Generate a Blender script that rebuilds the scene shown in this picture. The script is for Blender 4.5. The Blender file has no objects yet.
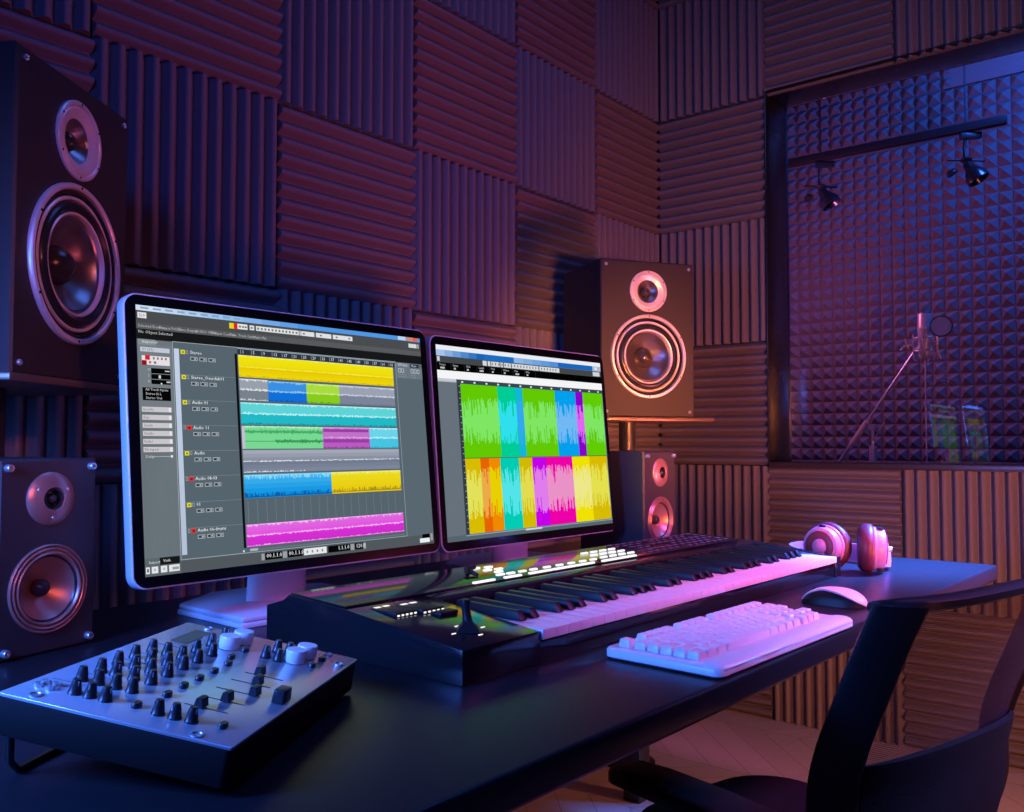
import bpy, bmesh, math, random
from mathutils import Vector, Matrix
random.seed(7)
PI = math.pi
SC = bpy.context.scene
COL = SC.collection

# ------------------------------------------------------------------ materials
def srgb(h):
    h = h.lstrip('#')
    out = []
    for i in (0, 2, 4):
        c = int(h[i:i+2], 16) / 255
        out.append(c / 12.92 if c <= .04045 else ((c + .055) / 1.055) ** 2.4)
    return tuple(out) + (1,)

def pbr(name, col, rough=.5, metal=0, noise=0, nscale=40, bump=0, coat=0, spec=.5, sheen=0):
    m = bpy.data.materials.new(name); m.use_nodes = True
    nt = m.node_tree; b = nt.nodes['Principled BSDF']
    if isinstance(col, str): col = srgb(col)
    b.inputs['Base Color'].default_value = tuple(col[:3]) + (1,)
    b.inputs['Roughness'].default_value = rough
    b.inputs['Metallic'].default_value = metal
    b.inputs['Specular IOR Level'].default_value = spec
    if coat:
        b.inputs['Coat Weight'].default_value = coat
        b.inputs['Coat Roughness'].default_value = .08
    if sheen:
        b.inputs['Sheen Weight'].default_value = sheen
    if noise or bump:
        tc = nt.nodes.new('ShaderNodeTexCoord'); nz = nt.nodes.new('ShaderNodeTexNoise')
        nz.inputs['Scale'].default_value = nscale; nz.inputs['Detail'].default_value = 4
        nt.links.new(tc.outputs['Object'], nz.inputs['Vector'])
        if noise:
            mr = nt.nodes.new('ShaderNodeMapRange')
            mr.inputs['To Min'].default_value = max(0, rough - noise); mr.inputs['To Max'].default_value = min(1, rough + noise)
            nt.links.new(nz.outputs['Fac'], mr.inputs['Value'])
            nt.links.new(mr.outputs['Result'], b.inputs['Roughness'])
        if bump:
            bp = nt.nodes.new('ShaderNodeBump'); bp.inputs['Strength'].default_value = bump; bp.inputs['Distance'].default_value = .002
            nt.links.new(nz.outputs['Fac'], bp.inputs['Height']); nt.links.new(bp.outputs['Normal'], b.inputs['Normal'])
    return m

_em = {}
def emat(h, s=1.0):
    k = (h, s)
    if k not in _em:
        m = bpy.data.materials.new('screen_colour_' + h.lstrip('#')); m.use_nodes = True
        nt = m.node_tree; nt.nodes.clear()
        e = nt.nodes.new('ShaderNodeEmission'); o = nt.nodes.new('ShaderNodeOutputMaterial')
        e.inputs['Color'].default_value = srgb(h); e.inputs['Strength'].default_value = s
        nt.links.new(e.outputs[0], o.inputs[0]); _em[k] = m
    return _em[k]

M_foam = pbr('foam', (.16, .135, .15), .75, bump=.25, nscale=300, noise=.1, spec=.35)
M_foam_grey = pbr('pyramid_foam', (.17, .15, .17), .7, bump=.2, nscale=300, spec=.3)
M_wall = pbr('wall_paint', (.06, .05, .06), .8, bump=.1)
M_ceil = pbr('ceiling_paint', (.08, .08, .09), .9, bump=.1)
M_frame = pbr('window_frame_paint', (.012, .010, .010), .3, noise=.08)
M_desk = pbr('desk_laminate', (.014, .015, .019), .33, noise=.04, nscale=60, spec=.35)
M_blackmetal = pbr('black_metal', (.012, .012, .013), .4, noise=.05)
M_cab = pbr('speaker_black_cabinet', (.034, .031, .033), .5, noise=.08, nscale=80, spec=.3)
M_cab_small = pbr('speaker_satin_cabinet', (.034, .032, .036), .5, noise=.08, nscale=80)
M_ring = pbr('brushed_ring', (.84, .74, .78), .34, .4, noise=.06)
M_cone = pbr('driver_cone', (.32, .27, .27), .3, .9, noise=.05)
M_rubber = pbr('rubber_surround', (.03, .03, .034), .24, .3, noise=.04)
M_copper = pbr('copper_disc', (.52, .27, .22), .34, .6, noise=.05)
M_cap = pbr('dust_cap', (.05, .04, .045), .18, .3)
M_bolt = pbr('bolt_steel', (.6, .6, .62), .35, .8)
M_alu = pbr('silver_aluminium', (.70, .70, .73), .42, .05, noise=.05)
M_glassblack = pbr('black_glass', (.004, .004, .005), .12)
M_synth = pbr('synth_gloss_black', (.012, .012, .014), .13, noise=.03)
M_synth_side = pbr('synth_satin_black', (.018, .018, .022), .4, noise=.05)
M_white_key = pbr('white_key_plastic', (.78, .76, .76), .3, noise=.05)
M_black_key = pbr('black_key_plastic', (.010, .010, .011), .45, noise=.05, spec=.3)
M_led = emat('ffffff', 1.1)
M_btn = pbr('button_plastic', (.10, .07, .09), .35)
M_panel = pbr('mixer_faceplate', (.80, .80, .82), .26, .6, noise=.03, nscale=25)
M_mixbody = pbr('mixer_body', (.008, .008, .009), .7, noise=.06, spec=.15)
M_knob = pbr('knob_black', (.02, .02, .023), .35)
M_white = pbr('white_plastic', (.80, .79, .80), .34, noise=.04)
M_lcd = pbr('lcd_olive', (.12, .13, .085), .3)
M_leather = pbr('burgundy_leather', (.14, .02, .045), .45, bump=.15, nscale=200)
M_shell = pbr('pink_shell', (.56, .22, .44), .36, noise=.05)
M_chair = pbr('chair_black_plastic', (.007, .007, .009), .45, noise=.06, spec=.35)
M_chair_fab = pbr('chair_fabric', (.006, .006, .008), .85, bump=.4, nscale=500, spec=.15)
M_mic = pbr('mic_nickel', (.62, .52, .50), .35, .25, noise=.04)
M_micgrille = pbr('mic_grille', (.14, .12, .12), .4, .7, bump=.6, nscale=900)
M_chrome = pbr('chrome', (.6, .6, .62), .28, .6)
M_gold = pbr('warm_brass', (.9, .58, .25), .3, .3)
M_dark = pbr('dark_paint', (.03, .03, .035), .35, .3)
M_plate = pbr('stand_plate_bronze', (.22, .15, .11), .35, .6)
M_lamp = pbr('lamp_gunmetal', (.14, .14, .16), .22, .9)

def floor_mat():
    m = bpy.data.materials.new('chevron_oak'); m.use_nodes = True
    nt = m.node_tree; b = nt.nodes['Principled BSDF']; N = nt.nodes.new; L = nt.links.new
    tc = N('ShaderNodeTexCoord'); sp = N('ShaderNodeSeparateXYZ'); L(tc.outputs['Object'], sp.inputs[0])
    def math_(op, a, bb=None):
        n = N('ShaderNodeMath'); n.operation = op
        for i, v in enumerate((a, bb)):
            if v is None: continue
            if isinstance(v, (int, float)): n.inputs[i].default_value = v
            else: L(v, n.inputs[i])
        return n.outputs[0]
    P = .9
    fx = math_('FRACT', math_('DIVIDE', sp.outputs['X'], P))
    zig = math_('MULTIPLY', math_('ABSOLUTE', math_('SUBTRACT', fx, .5)), P)
    y2 = math_('DIVIDE', math_('ADD', sp.outputs['Y'], zig), .14)
    idx = math_('FLOOR', y2); fr = math_('FRACT', y2)
    side = math_('FLOOR', math_('DIVIDE', sp.outputs['X'], P / 2))
    cb = N('ShaderNodeCombineXYZ'); L(idx, cb.inputs[0]); L(side, cb.inputs[1])
    wn = N('ShaderNodeTexWhiteNoise'); L(cb.outputs[0], wn.inputs['Vector'])
    gr = N('ShaderNodeTexNoise'); mp = N('ShaderNodeMapping'); mp.inputs['Scale'].default_value = (4, 30, 1)
    L(tc.outputs['Object'], mp.inputs[0]); L(mp.outputs[0], gr.inputs['Vector']); gr.inputs['Scale'].default_value = 2
    mix = math_('ADD', math_('MULTIPLY', wn.outputs['Value'], .5), math_('MULTIPLY', gr.outputs['Fac'], .5))
    cr = N('ShaderNodeValToRGB'); cr.color_ramp.elements[0].color = (.50, .38, .31, 1); cr.color_ramp.elements[1].color = (.70, .56, .47, 1)
    L(mix, cr.inputs[0])
    edge = math_('LESS_THAN', fr, .025); fx2 = math_('FRACT', math_('DIVIDE', sp.outputs['X'], P / 2)); edge2 = math_('LESS_THAN', fx2, .006)
    e = math_('MAXIMUM', edge, edge2)
    mx = N('ShaderNodeMix'); mx.data_type = 'RGBA'; L(e, mx.inputs['Factor']); L(cr.outputs[0], mx.inputs[6]); mx.inputs[7].default_value = (.30, .21, .16, 1)
    L(mx.outputs[2], b.inputs['Base Color']); b.inputs['Roughness'].default_value = .45
    return m
M_floor = floor_mat()

def glass_mat():
    m = bpy.data.materials.new('window_glass'); m.use_nodes = True
    nt = m.node_tree; nt.nodes.clear(); N = nt.nodes.new; L = nt.links.new
    o = N('ShaderNodeOutputMaterial'); mx = N('ShaderNodeMixShader'); t = N('ShaderNodeBsdfTransparent'); g = N('ShaderNodeBsdfGlossy')
    f = N('ShaderNodeFresnel'); f.inputs['IOR'].default_value = 1.6
    t.inputs['Color'].default_value = (.64, .63, .74, 1); g.inputs['Roughness'].default_value = .0
    L(f.outputs[0], mx.inputs[0]); L(t.outputs[0], mx.inputs[1]); L(g.outputs[0], mx.inputs[2]); L(mx.outputs[0], o.inputs[0])
    return m
M_glass = glass_mat()

def mesh_fabric(name, col, scale, hole):
    m = bpy.data.materials.new(name); m.use_nodes = True
    nt = m.node_tree; N = nt.nodes.new; L = nt.links.new; b = nt.nodes['Principled BSDF']; o = nt.nodes['Material Output']
    b.inputs['Base Color'].default_value = col; b.inputs['Roughness'].default_value = .6
    tc = N('ShaderNodeTexCoord'); sp = N('ShaderNodeSeparateXYZ'); L(tc.outputs['Object'], sp.inputs[0])
    fs = []
    for ax, k in (('X', scale), ('Z', scale)):
        a = N('ShaderNodeMath'); a.operation = 'MULTIPLY'; a.inputs[1].default_value = k; L(sp.outputs[ax], a.inputs[0])
        f = N('ShaderNodeMath'); f.operation = 'FRACT'; L(a.outputs[0], f.inputs[0])
        g = N('ShaderNodeMath'); g.operation = 'LESS_THAN'; g.inputs[1].default_value = hole; L(f.outputs[0], g.inputs[0]); fs.append(g)
    mu = N('ShaderNodeMath'); mu.operation = 'MULTIPLY'; L(fs[0].outputs[0], mu.inputs[0]); L(fs[1].outputs[0], mu.inputs[1])
    t = N('ShaderNodeBsdfTransparent'); mx = N('ShaderNodeMixShader')
    L(mu.outputs[0], mx.inputs[0]); L(b.outputs[0], mx.inputs[1]); L(t.outputs[0], mx.inputs[2]); L(mx.outputs[0], o.inputs[0])
    return m
M_mesh = mesh_fabric('chair_mesh_weave', (.05, .024, .042, 1), 330, .74)
M_mesh_dense = mesh_fabric('chair_mesh_dense', (.02, .02, .024, 1), 300, .55)

# ------------------------------------------------------------------ mesh builder
class MB:
    def __init__(s): s.v = []; s.f = []; s.m = []
    def add(s, vs, fs, mi=0, M=None):
        n = len(s.v)
        s.v += [tuple(M @ Vector(p)) if M else tuple(p) for p in vs]
        s.f += [tuple(i + n for i in f) for f in fs]
        s.m += [mi] * len(fs)
        return s
    def box(s, c, d, mi=0, M=None):
        x, y, z = (k / 2 for k in d)
        vs = [(c[0]+a*x, c[1]+b*y, c[2]+e*z) for a in (-1, 1) for b in (-1, 1) for e in (-1, 1)]
        return s.add(vs, [(0,1,3,2),(4,6,7,5),(0,4,5,1),(2,3,7,6),(0,2,6,4),(1,5,7,3)], mi, M)
    def prism(s, poly, a, b, mi=0, M=None, ax='z'):
        # poly: 2d points; ax: extrusion axis ('x': (y,z), 'y': (x,z), 'z': (x,y))
        def p3(p, t): return {'x': (t, p[0], p[1]), 'y': (p[0], t, p[1]), 'z': (p[0], p[1], t)}[ax]
        n = len(poly)
        vs = [p3(p, a) for p in poly] + [p3(p, b) for p in poly]
        fs = [tuple(range(n))[::-1], tuple(range(n, 2*n))] + [(i, (i+1) % n, n+(i+1) % n, n+i) for i in range(n)]
        return s.add(vs, fs, mi, M)
    def loft(s, rings, mi=0, M=None, cap=True, closed=True):
        n = len(rings[0]); vs = [p for r in rings for p in r]; fs = []
        for k in range(len(rings)-1):
            for i in range(n if closed else n-1):
                j = (i+1) % n
                fs.append((k*n+i, k*n+j, (k+1)*n+j, (k+1)*n+i))
        if cap:
            fs.append(tuple(range(n))[::-1]); fs.append(tuple(range((len(rings)-1)*n, len(rings)*n)))
        return s.add(vs, fs, mi, M)
    def lathe(s, prof, n=40, mi=0, M=None, axis='y'):
        # prof: (r, t) along the axis; r==0 ends collapse
        def p3(r, a, t):
            c, d = r*math.cos(a), r*math.sin(a)
            return {'y': (c, t, d), 'z': (c, d, t), 'x': (t, c, d)}[axis]
        vs = []; fs = []; idx = []
        for r, t in prof:
            if r < 1e-7: idx.append([len(vs)]); vs.append(p3(0, 0, t))
            else:
                idx.append(list(range(len(vs), len(vs)+n))); vs += [p3(r, 2*PI*i/n, t) for i in range(n)]
        for a, b in zip(idx, idx[1:]):
            for i in range(n):
                j = (i+1) % n
                if len(a) == 1 and len(b) == 1: continue
                if len(a) == 1: fs.append((a[0], b[j], b[i]))
                elif len(b) == 1: fs.append((a[i], a[j], b[0]))
                else: fs.append((a[i], a[j], b[j], b[i]))
        return s.add(vs, fs, mi, M)
    def cyl(s, p0, p1, r0, r1=None, n=20, mi=0, M=None):
        return s.tube([p0, p1], [r0, r0 if r1 is None else r1], n, mi, M)
    def tube(s, pts, r, n=12, mi=0, M=None, closed=False, sec=None):
        pts = [Vector(p) for p in pts]
        rs = r if isinstance(r, (list, tuple)) else [r]*len(pts)
        rings = []; up = None
        for i, p in enumerate(pts):
            a = pts[i-1] if i > 0 else (pts[-1] if closed else p); b = pts[i+1] if i < len(pts)-1 else (pts[0] if closed else p)
            t = (b - a).normalized()
            if up is None:
                up = Vector((0, 0, 1)) if abs(t.z) < .9 else Vector((1, 0, 0))
            x = t.cross(up).normalized(); up = x.cross(t).normalized()
            if sec: rings.append([tuple(p + x*q[0]*rs[i] + up*q[1]*rs[i]) for q in sec])
            else: rings.append([tuple(p + x*math.cos(2*PI*k/n)*rs[i] + up*math.sin(2*PI*k/n)*rs[i]) for k in range(n)])
        if closed: return s.loft(rings + [rings[0]], mi, M, cap=False)
        return s.loft(rings, mi, M)
    def ball(s, c, r, n=16, mi=0, M=None, sc=(1, 1, 1)):
        prof = [(math.sin(PI*k/8)*r, -math.cos(PI*k/8)*r) for k in range(9)]
        prof[0] = (0, -r); prof[-1] = (0, r)
        T = Matrix.Translation(c) @ Matrix.Diagonal((*sc, 1))
        return s.lathe(prof, n, mi, (M @ T) if M else T, 'z')
    def text(s, body, size, mi, M):
        cu = bpy.data.curves.new('t', 'FONT'); cu.body = body; cu.size = size; cu.resolution_u = 1
        o = bpy.data.objects.new('t', cu); COL.objects.link(o)
        dg = bpy.context.evaluated_depsgraph_get(); dg.update()
        me = o.evaluated_get(dg).to_mesh()
        s.add([tuple(v.co) for v in me.vertices], [tuple(p.vertices) for p in me.polygons], mi, M)
        o.evaluated_get(dg).to_mesh_clear(); bpy.data.objects.remove(o); bpy.data.curves.remove(cu)
        return s
    def mesh(s, name, mats, bevel=0, seg=2, smooth=35, bang=30, normals=True):
        me = bpy.data.meshes.new(name); me.from_pydata(s.v, [], s.f)
        for m in (mats if isinstance(mats, (list, tuple)) else [mats]): me.materials.append(m)
        me.polygons.foreach_set('material_index', s.m)
        bm = bmesh.new(); bm.from_mesh(me)
        if normals: bmesh.ops.recalc_face_normals(bm, faces=bm.faces)
        if bevel:
            es = [e for e in bm.edges if len(e.link_faces) == 2 and e.calc_face_angle(0) > math.radians(bang)]
            bmesh.ops.bevel(bm, geom=es, offset=bevel, segments=seg, affect='EDGES', profile=.5, clamp_overlap=True)
        bm.to_mesh(me); bm.free()
        if smooth:
            me.polygons.foreach_set('use_smooth', [True]*len(me.polygons)); me.set_sharp_from_angle(angle=math.radians(smooth))
        me.update()
        return me
    def build(s, name, mats, parent=None, loc=None, rot=None, **k):
        o = bpy.data.objects.new(name, s.mesh(name, mats, **k)); COL.objects.link(o)
        if parent: o.parent = parent
        if loc: o.location = loc
        if rot: o.rotation_euler = rot
        return o

def tag(o, label, cat, group=None):
    o['label'] = label; o['category'] = cat
    if group: o['group'] = group
    return o
def thing(name, label, cat, loc=(0, 0, 0), rz=0, group=None):
    o = bpy.data.objects.new(name, None); COL.objects.link(o); o.empty_display_size = .05
    o.location = loc; o.rotation_euler = (0, 0, rz)
    return tag(o, label, cat, group)
def struct(name, mb, m, **k):
    o = mb.build(name, m, **k); o['kind'] = 'structure'; return o
def child(name, mesh, parent, loc=(0, 0, 0), rot=(0, 0, 0)):
    o = bpy.data.objects.new(name, mesh); COL.objects.link(o); o.parent = parent; o.location = loc; o.rotation_euler = rot
    return o
def dup_tree(o, parent=None):
    c = o.copy(); COL.objects.link(c)
    if parent: c.parent = parent
    for ch in list(o.children): dup_tree(ch, c)
    return c
def rrect(w, h, r, n=6):
    pts = []
    for cx, cy, a0 in ((w/2-r, h/2-r, 0), (-w/2+r, h/2-r, 90), (-w/2+r, -h/2+r, 180), (w/2-r, -h/2+r, 270)):
        for k in range(n+1):
            a = math.radians(a0 + 90*k/n); pts.append((cx + r*math.cos(a), cy + r*math.sin(a)))
    return pts
def TR(loc, rz=0): return Matrix.Translation(loc) @ Matrix.Rotation(rz, 4, 'Z')

# ------------------------------------------------------------------ room
FX, FY, T = 3.298, 1.897, .48
XR, YB = FX + .020, FY + .020          # right wall, back wall, foam panel size
XL, YF, ZC = -2.3, -2.6, 3.4
struct('floor', MB().box(((XL+XR)/2, (YF+YB)/2, -.05), (XR-XL+.3, YB-YF+.3, .1)), M_floor, smooth=0)
struct('ceiling', MB().box(((XL+XR)/2, (YF+YB)/2, ZC+.05), (XR-XL+.3, YB-YF+.3, .1)), M_ceil, smooth=0)
struct('wall_back', MB().box(((XL+XR)/2, YB+.06, ZC/2), (XR-XL, .12, ZC)), M_wall, smooth=0)
struct('wall_left', MB().box((XL-.06, (YF+YB)/2, ZC/2), (.12, YB-YF, ZC)), M_wall, smooth=0)
struct('wall_front', MB().box(((XL+XR)/2, YF-.06, ZC/2), (XR-XL, .12, ZC)), M_wall, smooth=0)
WY0, WY1, WZ0, WZ1 = -.55, FY - T + .002, .953, 2.415
w = MB(); WT = .20; xm = XR + WT/2
w.box((xm, (YF+WY0)/2, ZC/2), (WT, WY0-YF, ZC)); w.box((xm, (WY1+YB+.12)/2, ZC/2), (WT, YB+.12-WY1, ZC))
w.box((xm, (WY0+WY1)/2, WZ0/2), (WT, WY1-WY0, WZ0)); w.box((xm, (WY0+WY1)/2, (WZ1+ZC)/2), (WT, WY1-WY0, ZC-WZ1))
struct('wall_right', w, M_wall, smooth=0)

# window to the booth
win = bpy.data.objects.new('window_1', None); COL.objects.link(win); win['kind'] = 'structure'; win.location = (XR, (WY0+WY1)/2, WZ0)
hy = (WY1-WY0)/2; hz = WZ1-WZ0
fr = MB(); ft = .008; x0, x1 = -.036, .165
fr.box(((x0+x1)/2, hy-ft/2, hz/2), (x1-x0, ft, hz)); fr.box(((x0+x1)/2, -hy+ft/2, hz/2), (x1-x0, ft, hz))
fr.box(((x0+x1)/2, 0, hz-ft/2), (x1-x0, 2*hy-2*ft, ft))
o = fr.build('frame', M_frame, win, bevel=.004); o['kind'] = 'structure'
M_sill = pbr('sill_metal', (.16, .12, .12), .34, .8, noise=.04)
o = MB().box(((x0+x1)/2-.004, 0, .011), (x1-x0+.008, 2*hy-2*ft, .022)).build('window_sill', M_sill, win, bevel=.003); o['kind'] = 'structure'
o = MB().box((.157, 0, hz/2-.003), (.006, 2*hy-2*ft+.01, hz-ft-.010)).build('pane', M_glass, win, smooth=0); o['kind'] = 'structure'

# booth behind the glass
BX, BZ = 4.66, 3.0
BW = XR + WT
pf = MB(); p = .06; hgt = .042; ny, nz = 44, 42
y0 = YB - .03 - ny*p; z0 = BZ - .12 - nz*p
FLATY = 1.09; FLATK = 2
pf.box((BX-.008, (y0+FLATY)/2, (z0+nz*p-FLATK*p+z0+nz*p)/2), (.016, FLATY-y0, FLATK*p))
for i in range(ny):
    for k in range(nz):
        a, b, c, d = y0+i*p, y0+(i+1)*p, z0+k*p, z0+(k+1)*p
        if k >= nz-FLATK and b < FLATY: continue
        pf.add([(BX, a, c), (BX, b, c), (BX, b, d), (BX, a, d), (BX-hgt, (a+b)/2, (c+d)/2)], [(0,1,4),(1,2,4),(2,3,4),(3,0,4)])
pf.box((BX+.06, (y0+YB)/2, BZ/2), (.12, YB-y0, BZ))
struct('wall_booth', pf, M_foam_grey, smooth=0)
struct('wall_booth_side', MB().box(((BW+BX)/2+.06, YB+.06, BZ/2), (BX-BW, .12, BZ)), M_foam_grey, smooth=0)
struct('floor_booth', MB().box(((BW+BX)/2+.06, (y0+YB)/2, -.05), (BX-BW, YB-y0, .1)), M_floor, smooth=0)
struct('ceiling_booth', MB().box(((BW+BX)/2+.06, (y0+YB)/2, BZ+.05), (BX-BW, YB-y0, .1)), M_ceil, smooth=0)

# ------------------------------------------------------------------ foam panels
def foam_mesh():
    n = 12; pt = T / n; half = T/2 - .0015
    prof = []
    for k in range(n):
        u = -T/2 + k*pt
        prof += [(u+.0008, .0125), (u+.0022, .0130), (u+.0090, .0245), (u+.0125, .0308), (u+.0150, .0335), (u+.0180, .0348), (u+.0220, .0348), (u+.0250, .0335), (u+.0275, .0308), (u+.0310, .0245), (u+.0378, .0130), (u+.0392, .0125)]
    prof = [(max(-half, min(half, a)), b) for a, b in prof]
    poly = [(-half, 0)] + [(-half, prof[0][1])] + prof[1:-1] + [(half, prof[-1][1]), (half, 0)]
    # ribs along local Z, facing -Y; broad faces look to -X
    mb = MB(); mb.prism([(a, -b) for a, b in poly], -half, half, ax='z')
    return mb.mesh('acoustic_foam_panel', M_foam, smooth=24)
FM = foam_mesh()
ORD = ['first', 'second', 'third', 'fourth', 'fifth', 'sixth']
ROWN = {-2: 'resting on the floor', -1: 'just below the window sill level', 0: "level with the window's lower third",
        1: "level with the window's middle third", 2: "level with the window's upper third", 3: 'just above the window top level', 4: "topmost row at the photo's upper edge"}
def panel(side, i, k):
    vert = (i + k) % 2 == 1
    o = bpy.data.objects.new('acoustic_foam_panel', FM); COL.objects.link(o)
    zc = .96 + k*T + T/2
    # horizontal panels are the same panel turned a quarter so that broad faces look down
    ry = 0 if vert else -PI/2
    cut = .006 if i == 0 and side == 'right' else 0        # the two walls meet: the corner panels are trimmed
    S = Matrix.Diagonal((1 - cut/T, 1, 1, 1)) if vert else Matrix.Diagonal((1, 1, 1 - cut/T, 1))
    if side == 'back':
        R = Matrix.Rotation(ry, 4, 'Y'); o.matrix_world = Matrix.Translation((FX - T*i - T/2 - cut/2, YB, zc)) @ R @ S
    else:
        R = Matrix.Rotation(-PI/2, 4, 'Z') @ Matrix.Rotation(PI if vert else ry, 4, 'Y')
        o.matrix_world = Matrix.Translation((XR, FY - T*i - T/2 - cut/2, zc)) @ R @ S
    nth = ORD[i] + ' from the corner' if i else 'nearest the corner'
    tag(o, f"{'upright' if vert else 'level'}-ribbed foam panel, {'back' if side == 'back' else 'window'} wall, {nth}, {ROWN[k]}", 'acoustic panel', 'ribbed acoustic foam panels on the walls')
for i in range(6):
    for k in range(-1, 4):
        if k == 3 and i > 2: continue
        panel('back', i, k)
panel('back', 0, 4)
for k in range(-2, 5): panel('right', 0, k)
for i in (1, 2):
    for k in (-2, -1, 3): panel('right', i, k)

# ------------------------------------------------------------------ desk
DZ = .758; DA = -.0242
desk = thing('studio_desk', 'long black studio desk carrying the monitors, synthesizer and mixer', 'desk', (2.392, .465, 0), DA)
dm = MB().prism([(-2.95, 0), (0, 0), (0, 1.06), (-2.95, 1.06)], DZ-.036, DZ)
dm.build('desktop', M_desk, desk, bevel=.006, seg=3)
for x, y in ((-.10, .95), (-2.8, .95), (-2.8, .12)):
    lg = MB(); lg.box((x, y, (DZ-.036)/2), (.058, .058, DZ-.036)); lg.build('leg', M_blackmetal, desk, bevel=.004)
for x in (-.10, -2.8):
    MB().box((x, .53, DZ-.036-.02), (.05, .76, .04)).build('side_rail', M_blackmetal, desk, bevel=.003)
MB().box((-1.45, .95, DZ-.07), (2.66, .03, .05)).build('crossbar', M_blackmetal, desk, bevel=.003)

# ------------------------------------------------------------------ speakers
def baffle_cabinet(w, h, d, holes, mats):
    # box with a chamfered front that has round holes
    me = bpy.data.meshes.new('cabinet'); bm = bmesh.new()
    f = -d/2; ch = .004
    B = [bm.verts.new(p) for p in ((-w/2, d/2, 0), (w/2, d/2, 0), (w/2, d/2, h), (-w/2, d/2, h))]
    A = [bm.verts.new(p) for p in ((-w/2, f+ch, 0), (w/2, f+ch, 0), (w/2, f+ch, h), (-w/2, f+ch, h))]
    I = [bm.verts.new(p) for p in ((-w/2+ch, f, ch), (w/2-ch, f, ch), (w/2-ch, f, h-ch), (-w/2+ch, f, h-ch))]
    bm.faces.new(B)
    for i in range(4):
        j = (i+1) % 4
        bm.faces.new((A[i], A[j], B[j], B[i])); bm.faces.new((I[i], I[j], A[j], A[i]))
    edges = [bm.edges.get((I[i], I[(i+1) % 4])) for i in range(4)]
    for cz, r in holes:
        ring = [bm.verts.new((r*math.cos(2*PI*k/48), f, cz + r*math.sin(2*PI*k/48))) for k in range(48)]
        edges += [bm.edges.new((ring[k], ring[(k+1) % 48])) for k in range(48)]
    bmesh.ops.triangle_fill(bm, use_beauty=True, use_dissolve=False, edges=edges)
    bmesh.ops.recalc_face_normals(bm, faces=bm.faces)
    bm.to_mesh(me); bm.free()
    me.materials.append(mats); return me

def driver(parent, name, cz, f, r, kind):
    o = lambda nm, prof, m, par: MB().lathe([(a*r, f + b*r) for a, b in prof], 56).build(nm, m, par, loc=(0, 0, cz if par is parent else 0), smooth=40)
    if kind == 'woofer':
        root = o(name, [(1, .0), (1, -.035), (.985, -.06), (.945, -.065), (.925, -.05), (.92, .02), (.96, .02)], M_ring, parent)
        o('basket', [(.92, .01), (.90, -.03), (.875, -.03), (.855, .03), (.845, .05)], M_rubber, root)
        o('trim_ring', [(.85, .05), (.84, -.012), (.825, -.022), (.80, -.018), (.785, .03)], M_ring, root)
        o('surround', [(.79, .04), (.775, -.02), (.74, -.055), (.70, -.06), (.665, -.035), (.65, .03)], M_rubber, root)
        o('inner_ring', [(.655, .03), (.65, -.02), (.635, -.03), (.615, -.022), (.605, .03)], M_ring, root)
        o('cone', [(.61, .03), (.575, .05), (.57, .040), (.56, .040), (.555, .055), (.40, .16), (.25, .255), (.24, .26)], M_cone, root)
        o('dust_cap', [(.25, .255), (.242, .21), (.21, .14), (.155, .085), (.09, .05), (.04, .037), (0, .035)], M_cap, root)
        for k in range(6):
            a = PI/6 + k*PI/3
            MB().lathe([(0, f-.072*r), (.016*r, f-.070*r), (.018*r, f-.06*r)], 12).build('screw', M_rubber, root, loc=(.957*r*math.cos(a), 0, .957*r*math.sin(a)))
    elif kind == 'tweeter':
        root = o(name, [(1, 0), (1, -.06), (.97, -.09), (.90, -.095), (.875, -.07), (.86, -.03), (.85, .0)], M_ring, parent)
        o('flange', [(.86, .0), (.85, -.055), (.83, -.07), (.78, -.07), (.66, -.02), (.56, .02), (.55, .08)], M_ring, root)
        o('cone', [(.555, .05), (.50, .12), (.36, .25), (.24, .34)], M_cone, root)
        o('dust_cap', [(.25, .34), (.24, .24), (.19, .15), (.12, .10), (.05, .08), (0, .078)], M_cap, root)
        for k in range(6):
            a = PI/6 + k*PI/3
            MB().lathe([(0, f-.105*r), (.03*r, f-.10*r), (.033*r, f-.085*r)], 12).build('screw', M_rubber, root, loc=(.93*r*math.cos(a), 0, .93*r*math.sin(a)))
    elif kind == 'small_woofer':
        root = o(name, [(1, 0), (1, -.04), (.975, -.06), (.95, -.05), (.935, .0), (.925, .0), (.915, -.05), (.89, -.07), (.86, -.05), (.85, .01), (.83, .01), (.82, -.05), (.79, -.075), (.76, -.05), (.745, .03)], M_copper, parent)
        o('surround', [(.75, .03), (.735, -.01), (.72, .0), (.70, .06)], M_rubber, root)
        o('cone', [(.72, .02), (.69, .06), (.45, .22), (.22, .36), (.18, .38)], M_copper, root)
        o('dust_cap', [(.19, .38), (.20, .28), (.19, .19), (.14, .11), (.06, .075), (0, .07)], M_cap, root)
    else:
        root = o(name, [(1, 0), (1, -.05), (.95, -.10), (.70, -.19), (.46, -.25), (.42, -.23), (.40, -.1), (.38, .05)], M_copper, parent)
        o('horn', [(.40, -.05), (.38, -.22), (.33, -.24), (.28, -.12), (.25, .05), (0, .06)], M_rubber, root)
        o('dome', [(.20, .05), (.19, -.10), (.14, -.20), (.07, -.25), (0, -.26)], M_cap, root)
        for a in (-PI/2, PI/6, 5*PI/6):
            MB().lathe([(0, f-.215*r), (.05*r, f-.21*r), (.065*r, f-.19*r), (.07*r, f-.10*r)], 14).build('screw', M_bolt, root, loc=(.70*r*math.cos(a), 0, .70*r*math.sin(a)))
    return root

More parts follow.
